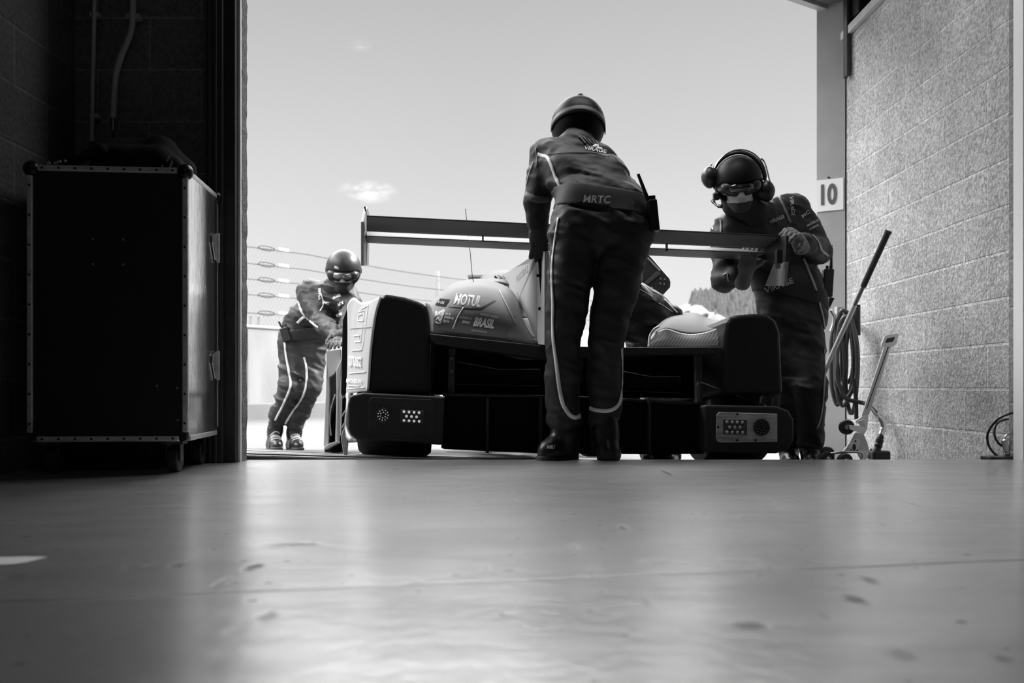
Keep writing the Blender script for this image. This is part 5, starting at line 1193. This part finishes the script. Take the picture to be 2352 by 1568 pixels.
lettering('VIRAGE', (1759, 673), (1823, 649), 13, tB, lm, btR, 0, .02, .004)
lettering('VIRAGE', (1813, 452), (1818, 496), 9, tR, lm, sR, .1, .02, .004, up=(1, -.1)); lettering('MRTX', (1722, 519), (1750, 494), 8, tR, lm, sR, .1, .03, .004); lettering('VIRAGE', (1768, 514), (1802, 500), 8, tR, lm, sR, .1, .03, .004)
lettering('MC', (1843, 501), (1861, 488), 8, tR, lm, sR, .1, .03, .004); lettering('MICHELIN', (1855, 521), (1880, 507), 5, tR, lm, sR, 0, .02, .004); lettering('LE MANS', (1860, 529), (1880, 519), 5, tR, lm, sR, 0, .02, .004)
lettering('H', (1633, 530), (1640, 529), 8, tR, lm, sR, 0, .03, .004)
pr_ = lambda pts, w, m=pipd, n=40: strip('piping', pts, tR, w, m, sR, n, .003)
pr_([(1790, 450), (1800, 475), (1808, 495), (1815, 512)], .014, M('shoulder_piping', .16, .5)); pr_([(1846, 592), (1858, 625), (1868, 650), (1876, 672)], .014); pr_([(1882, 695), (1890, 730), (1897, 775)], .011); pr_([(1866, 540), (1878, 555), (1888, 575), (1902, 588)], .014)
pr_([(1656, 505), (1657, 520), (1656, 534)], .012, M('side_piping', .2, .5), 12); pr_([(1893, 800), (1894, 860), (1890, 920), (1884, 960), (1876, 985)], .009); pr_([(1662, 632), (1671, 628), (1674, 645)], .008, pipd, 14)
boots(gR, [(R_(1862, 1030, .06), Vector((R_(1862, 0, .1).x, Zr + .12, gz(1.55, Zr + .12))), Vector((R_(1866, 0, -.1).x, Zr - .14, gz(1.55, Zr - .14))), R_(1862, 1010, .06)), (R_(1812, 1030, .2), Vector((R_(1812, 0, .25).x, Zr + .26, gz(1.45, Zr + .26))), Vector((R_(1812, 0, .05).x, Zr, gz(1.45, Zr))), R_(1812, 1010, .2))])
radio(R_(1900, 650, .05), (.055, .045, .15), Matrix.Rotation(.06, 3, 'Y'), 'black two-way radio on the belt of the person at the right end of the wing', (.3, .13, -.006))

# ---- the mechanic at the left, outside in the sun, pushing the flank
Zl = 6.0
def L_(x, y, dz=0.0): return P(x, y, Zl + dz)
suitL = [cap(L_(678, 782, .0), L_(716, 786, .05), .112, .110, .06), cap(L_(690, 742, -.02), L_(730, 745, .0), .108, .105, .09), cap(L_(718, 696, -.08), L_(770, 702, -.12), .118, .115, .1), cap(L_(722, 668, -.12), L_(790, 680, -.2), .092, .088, .08),
    cap(L_(758, 672, -.16), L_(772, 655, -.22), .080, .066, .05),
    cap(L_(676, 800, .0), L_(668, 885, -.05), .110, .084, .05), cap(L_(668, 885, -.05), L_(636, 962, .12), .084, .070, .03), cap(L_(716, 803, .05), L_(710, 885, .0), .108, .082, .05), cap(L_(710, 885, .0), L_(679, 970, .15), .080, .068, .03),
    cap(L_(712, 672, -.12), L_(735, 733, -.28), .084, .068, .04), cap(L_(735, 735, -.28), L_(764, 764, -.52), .066, .052, .02),
    cap(L_(802, 690, -.2), L_(806, 745, -.45), .075, .060, .04), cap(L_(806, 745, -.45), L_(788, 775, -.66), .058, .050, .02)]
hL = [dict(w=L_(770, 768, -.58), d=(.5, -.75, -.25), n=(.1, -.2, -1), s=-1, curl=.3), dict(w=L_(782, 782, -.68), d=(-.1, -.9, -.1), n=(0, -.1, -1), s=1, curl=.3)]
headL = (L_(789, 628, -.26), (.12, -1, -.30), (.06, -.28, 1), L_(770, 660, -.2))
gL, bL, sL, oL, RL = person(L_(665, 1032, .1), 'person in race suit and goggles outside in the sun pushing the car flank', suitL, headL, hL, None, folds(.010, .005, 1, 9), M('sunlit_race_suit', .034, .6, spec=.35, var=.18, vscale=9, bump=.12, bscale=260))  # paler copy of the same dark suit, sunlight put into its colour
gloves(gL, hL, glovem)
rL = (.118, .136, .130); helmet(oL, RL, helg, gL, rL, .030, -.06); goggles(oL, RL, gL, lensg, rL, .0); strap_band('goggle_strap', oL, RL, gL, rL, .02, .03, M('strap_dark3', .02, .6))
hp_, _, _ = head_prims(*headL[:3])
sdf_obj('hood', infl(hp_[:5], .006) + [cap(oL(0, -.03, -.08), L_(768, 664, -.2), .066, .085, .04), boxp(oL(0, .13, -.008), RL, (.055, .08, .036), .02, .01, True)], .006, hoodm, gL)
btL = belt(gL, suitL, L_(705, 768, -.02), (-.1, -.05, 1), .040, M('belt_dark', .012, .6)); tL = [bvh(sL)]
pl_ = lambda pts, w, m=pipm, n=40: strip('piping', pts, tL, w, m, sL, n, .003)
pl_([(688, 700), (694, 717), (706, 732), (722, 745), (732, 752)], .016); pl_([(654, 785), (657, 815), (663, 850), (667, 885), (652, 925), (632, 965)], .015, pipm, 60); pl_([(698, 820), (704, 850), (702, 890), (690, 920), (672, 945), (655, 973)], .014, pipm, 60)
pl_([(735, 668), (741, 685), (742, 700), (735, 715)], .008, pipm, 20); pl_([(683, 742), (692, 732), (700, 728)], .018, pipm, 12)
strip('chest_panel', [(790, 690), (778, 712), (766, 740)], tL, .05, suit2, sL, 16, .004)
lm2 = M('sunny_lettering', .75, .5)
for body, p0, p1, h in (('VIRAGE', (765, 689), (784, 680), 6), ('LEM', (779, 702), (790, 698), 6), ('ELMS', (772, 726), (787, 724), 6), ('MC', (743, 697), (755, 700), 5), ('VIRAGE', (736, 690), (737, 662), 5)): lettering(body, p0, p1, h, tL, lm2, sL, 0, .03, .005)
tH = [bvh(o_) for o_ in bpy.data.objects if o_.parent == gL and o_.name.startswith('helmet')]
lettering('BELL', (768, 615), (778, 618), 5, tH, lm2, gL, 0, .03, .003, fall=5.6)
boots(gL, [(L_(632, 988, .14), Vector((L_(624, 0, .2).x, Zl + .22, gz(-1.7, Zl + .22))), Vector((L_(638, 0, -.06).x, Zl - .06, gz(-1.7, Zl - .06))), L_(635, 968, .12)), (L_(676, 992, .17), Vector((L_(668, 0, .2).x, Zl + .24, gz(-1.6, Zl + .24))), Vector((L_(686, 0, -.05).x, Zl - .04, gz(-1.6, Zl - .04))), L_(678, 972, .15))], True)
radio(L_(657, 768, -.12), (.06, .045, .10), Matrix.Rotation(-.3, 3, 'Y'), 'black two-way radio on the belt of the person pushing outside in the sun', (-.2, .05, -.01))

# ---- a fourth person in black beyond the engine cover, bent over the cockpit
Zk = 4.75
def K_(x, y, dz=0.0): return P(x, y, Zk + dz)
suitK = [cap(K_(1500, 850, .5), K_(1540, 850, .5), .115, .115, .06), cap(K_(1480, 790, .35), K_(1530, 795, .35), .11, .11, .09), cap(K_(1440, 735, .15), K_(1500, 740, .15), .125, .12, .1), cap(K_(1430, 705, .0), K_(1490, 710, .0), .095, .085, .08),
    cap(K_(1440, 690, -.05), K_(1430, 670, -.08), .075, .06, .05),
    cap(K_(1500, 860, .5), K_(1490, 960, .3), .105, .085, .05), cap(K_(1490, 960, .3), K_(1495, 1040, .5), .08, .07, .03), cap(K_(1540, 860, .5), K_(1535, 960, .3), .105, .085, .05), cap(K_(1535, 960, .3), K_(1540, 1040, .5), .08, .07, .03),
    cap(K_(1472, 682, -.02), K_(1540, 730, -.1), .078, .066, .04), cap(K_(1540, 730, -.1), K_(1580, 770, -.05), .064, .05, .02),
    cap(K_(1425, 715, .0), K_(1400, 770, -.1), .07, .06, .04), cap(K_(1400, 770, -.1), K_(1380, 800, -.2), .06, .05, .02)]
hK = [dict(w=K_(1592, 780, -.05), d=(.5, -.1, -.5), n=(0, 0, -1), s=1, curl=.5), dict(w=K_(1372, 808, -.2), d=(-.3, -.2, -.5), n=(0, 0, -1), s=-1, curl=.5)]
headK = (K_(1424, 652, -.1), (-.6, .3, -.6), (-.3, .2, 1), K_(1436, 690, -.05))
gK, bK, sK, oK, RK = person(K_(1515, 1100, .5), 'person in black bent over the cockpit, arm resting on the right fender hump', suitK, headK, hK, None, folds(.006, .003, 1, 13), suit2)
gloves(gK, hK, glovem); helmet(oK, RK, helm, gK, (.119, .138, .128), .03, -.07)
tK = [bvh(sK)]
for pts, w in (([(1472, 652), (1490, 668), (1508, 684)], .007), ([(1474, 658), (1492, 674), (1506, 688)], .005), ([(1470, 665), (1486, 674), (1503, 685)], .004), ([(1526, 688), (1540, 702), (1556, 718)], .008), ([(1505, 693), (1520, 700), (1544, 716)], .003)): strip('piping', pts, tK, w, pipm, sK, 16, .003)
strip('arm_band', [(1509, 678), (1508, 685), (1504, 692)], tK, .045, M('band_grey', .10, .6), sK, 10, .004)
boots(gK, [(K_(1496, 1055, .52), Vector((K_(1496, 0, .58).x, Zk + .6, gz(.8, Zk + .6))), Vector((K_(1490, 0, .3).x, Zk + .34, gz(.8, Zk + .34))), K_(1495, 1040, .5)), (K_(1541, 1055, .52), Vector((K_(1541, 0, .58).x, Zk + .6, gz(1, Zk + .6))), Vector((K_(1541, 0, .3).x, Zk + .34, gz(1, Zk + .34))), K_(1540, 1040, .5))])
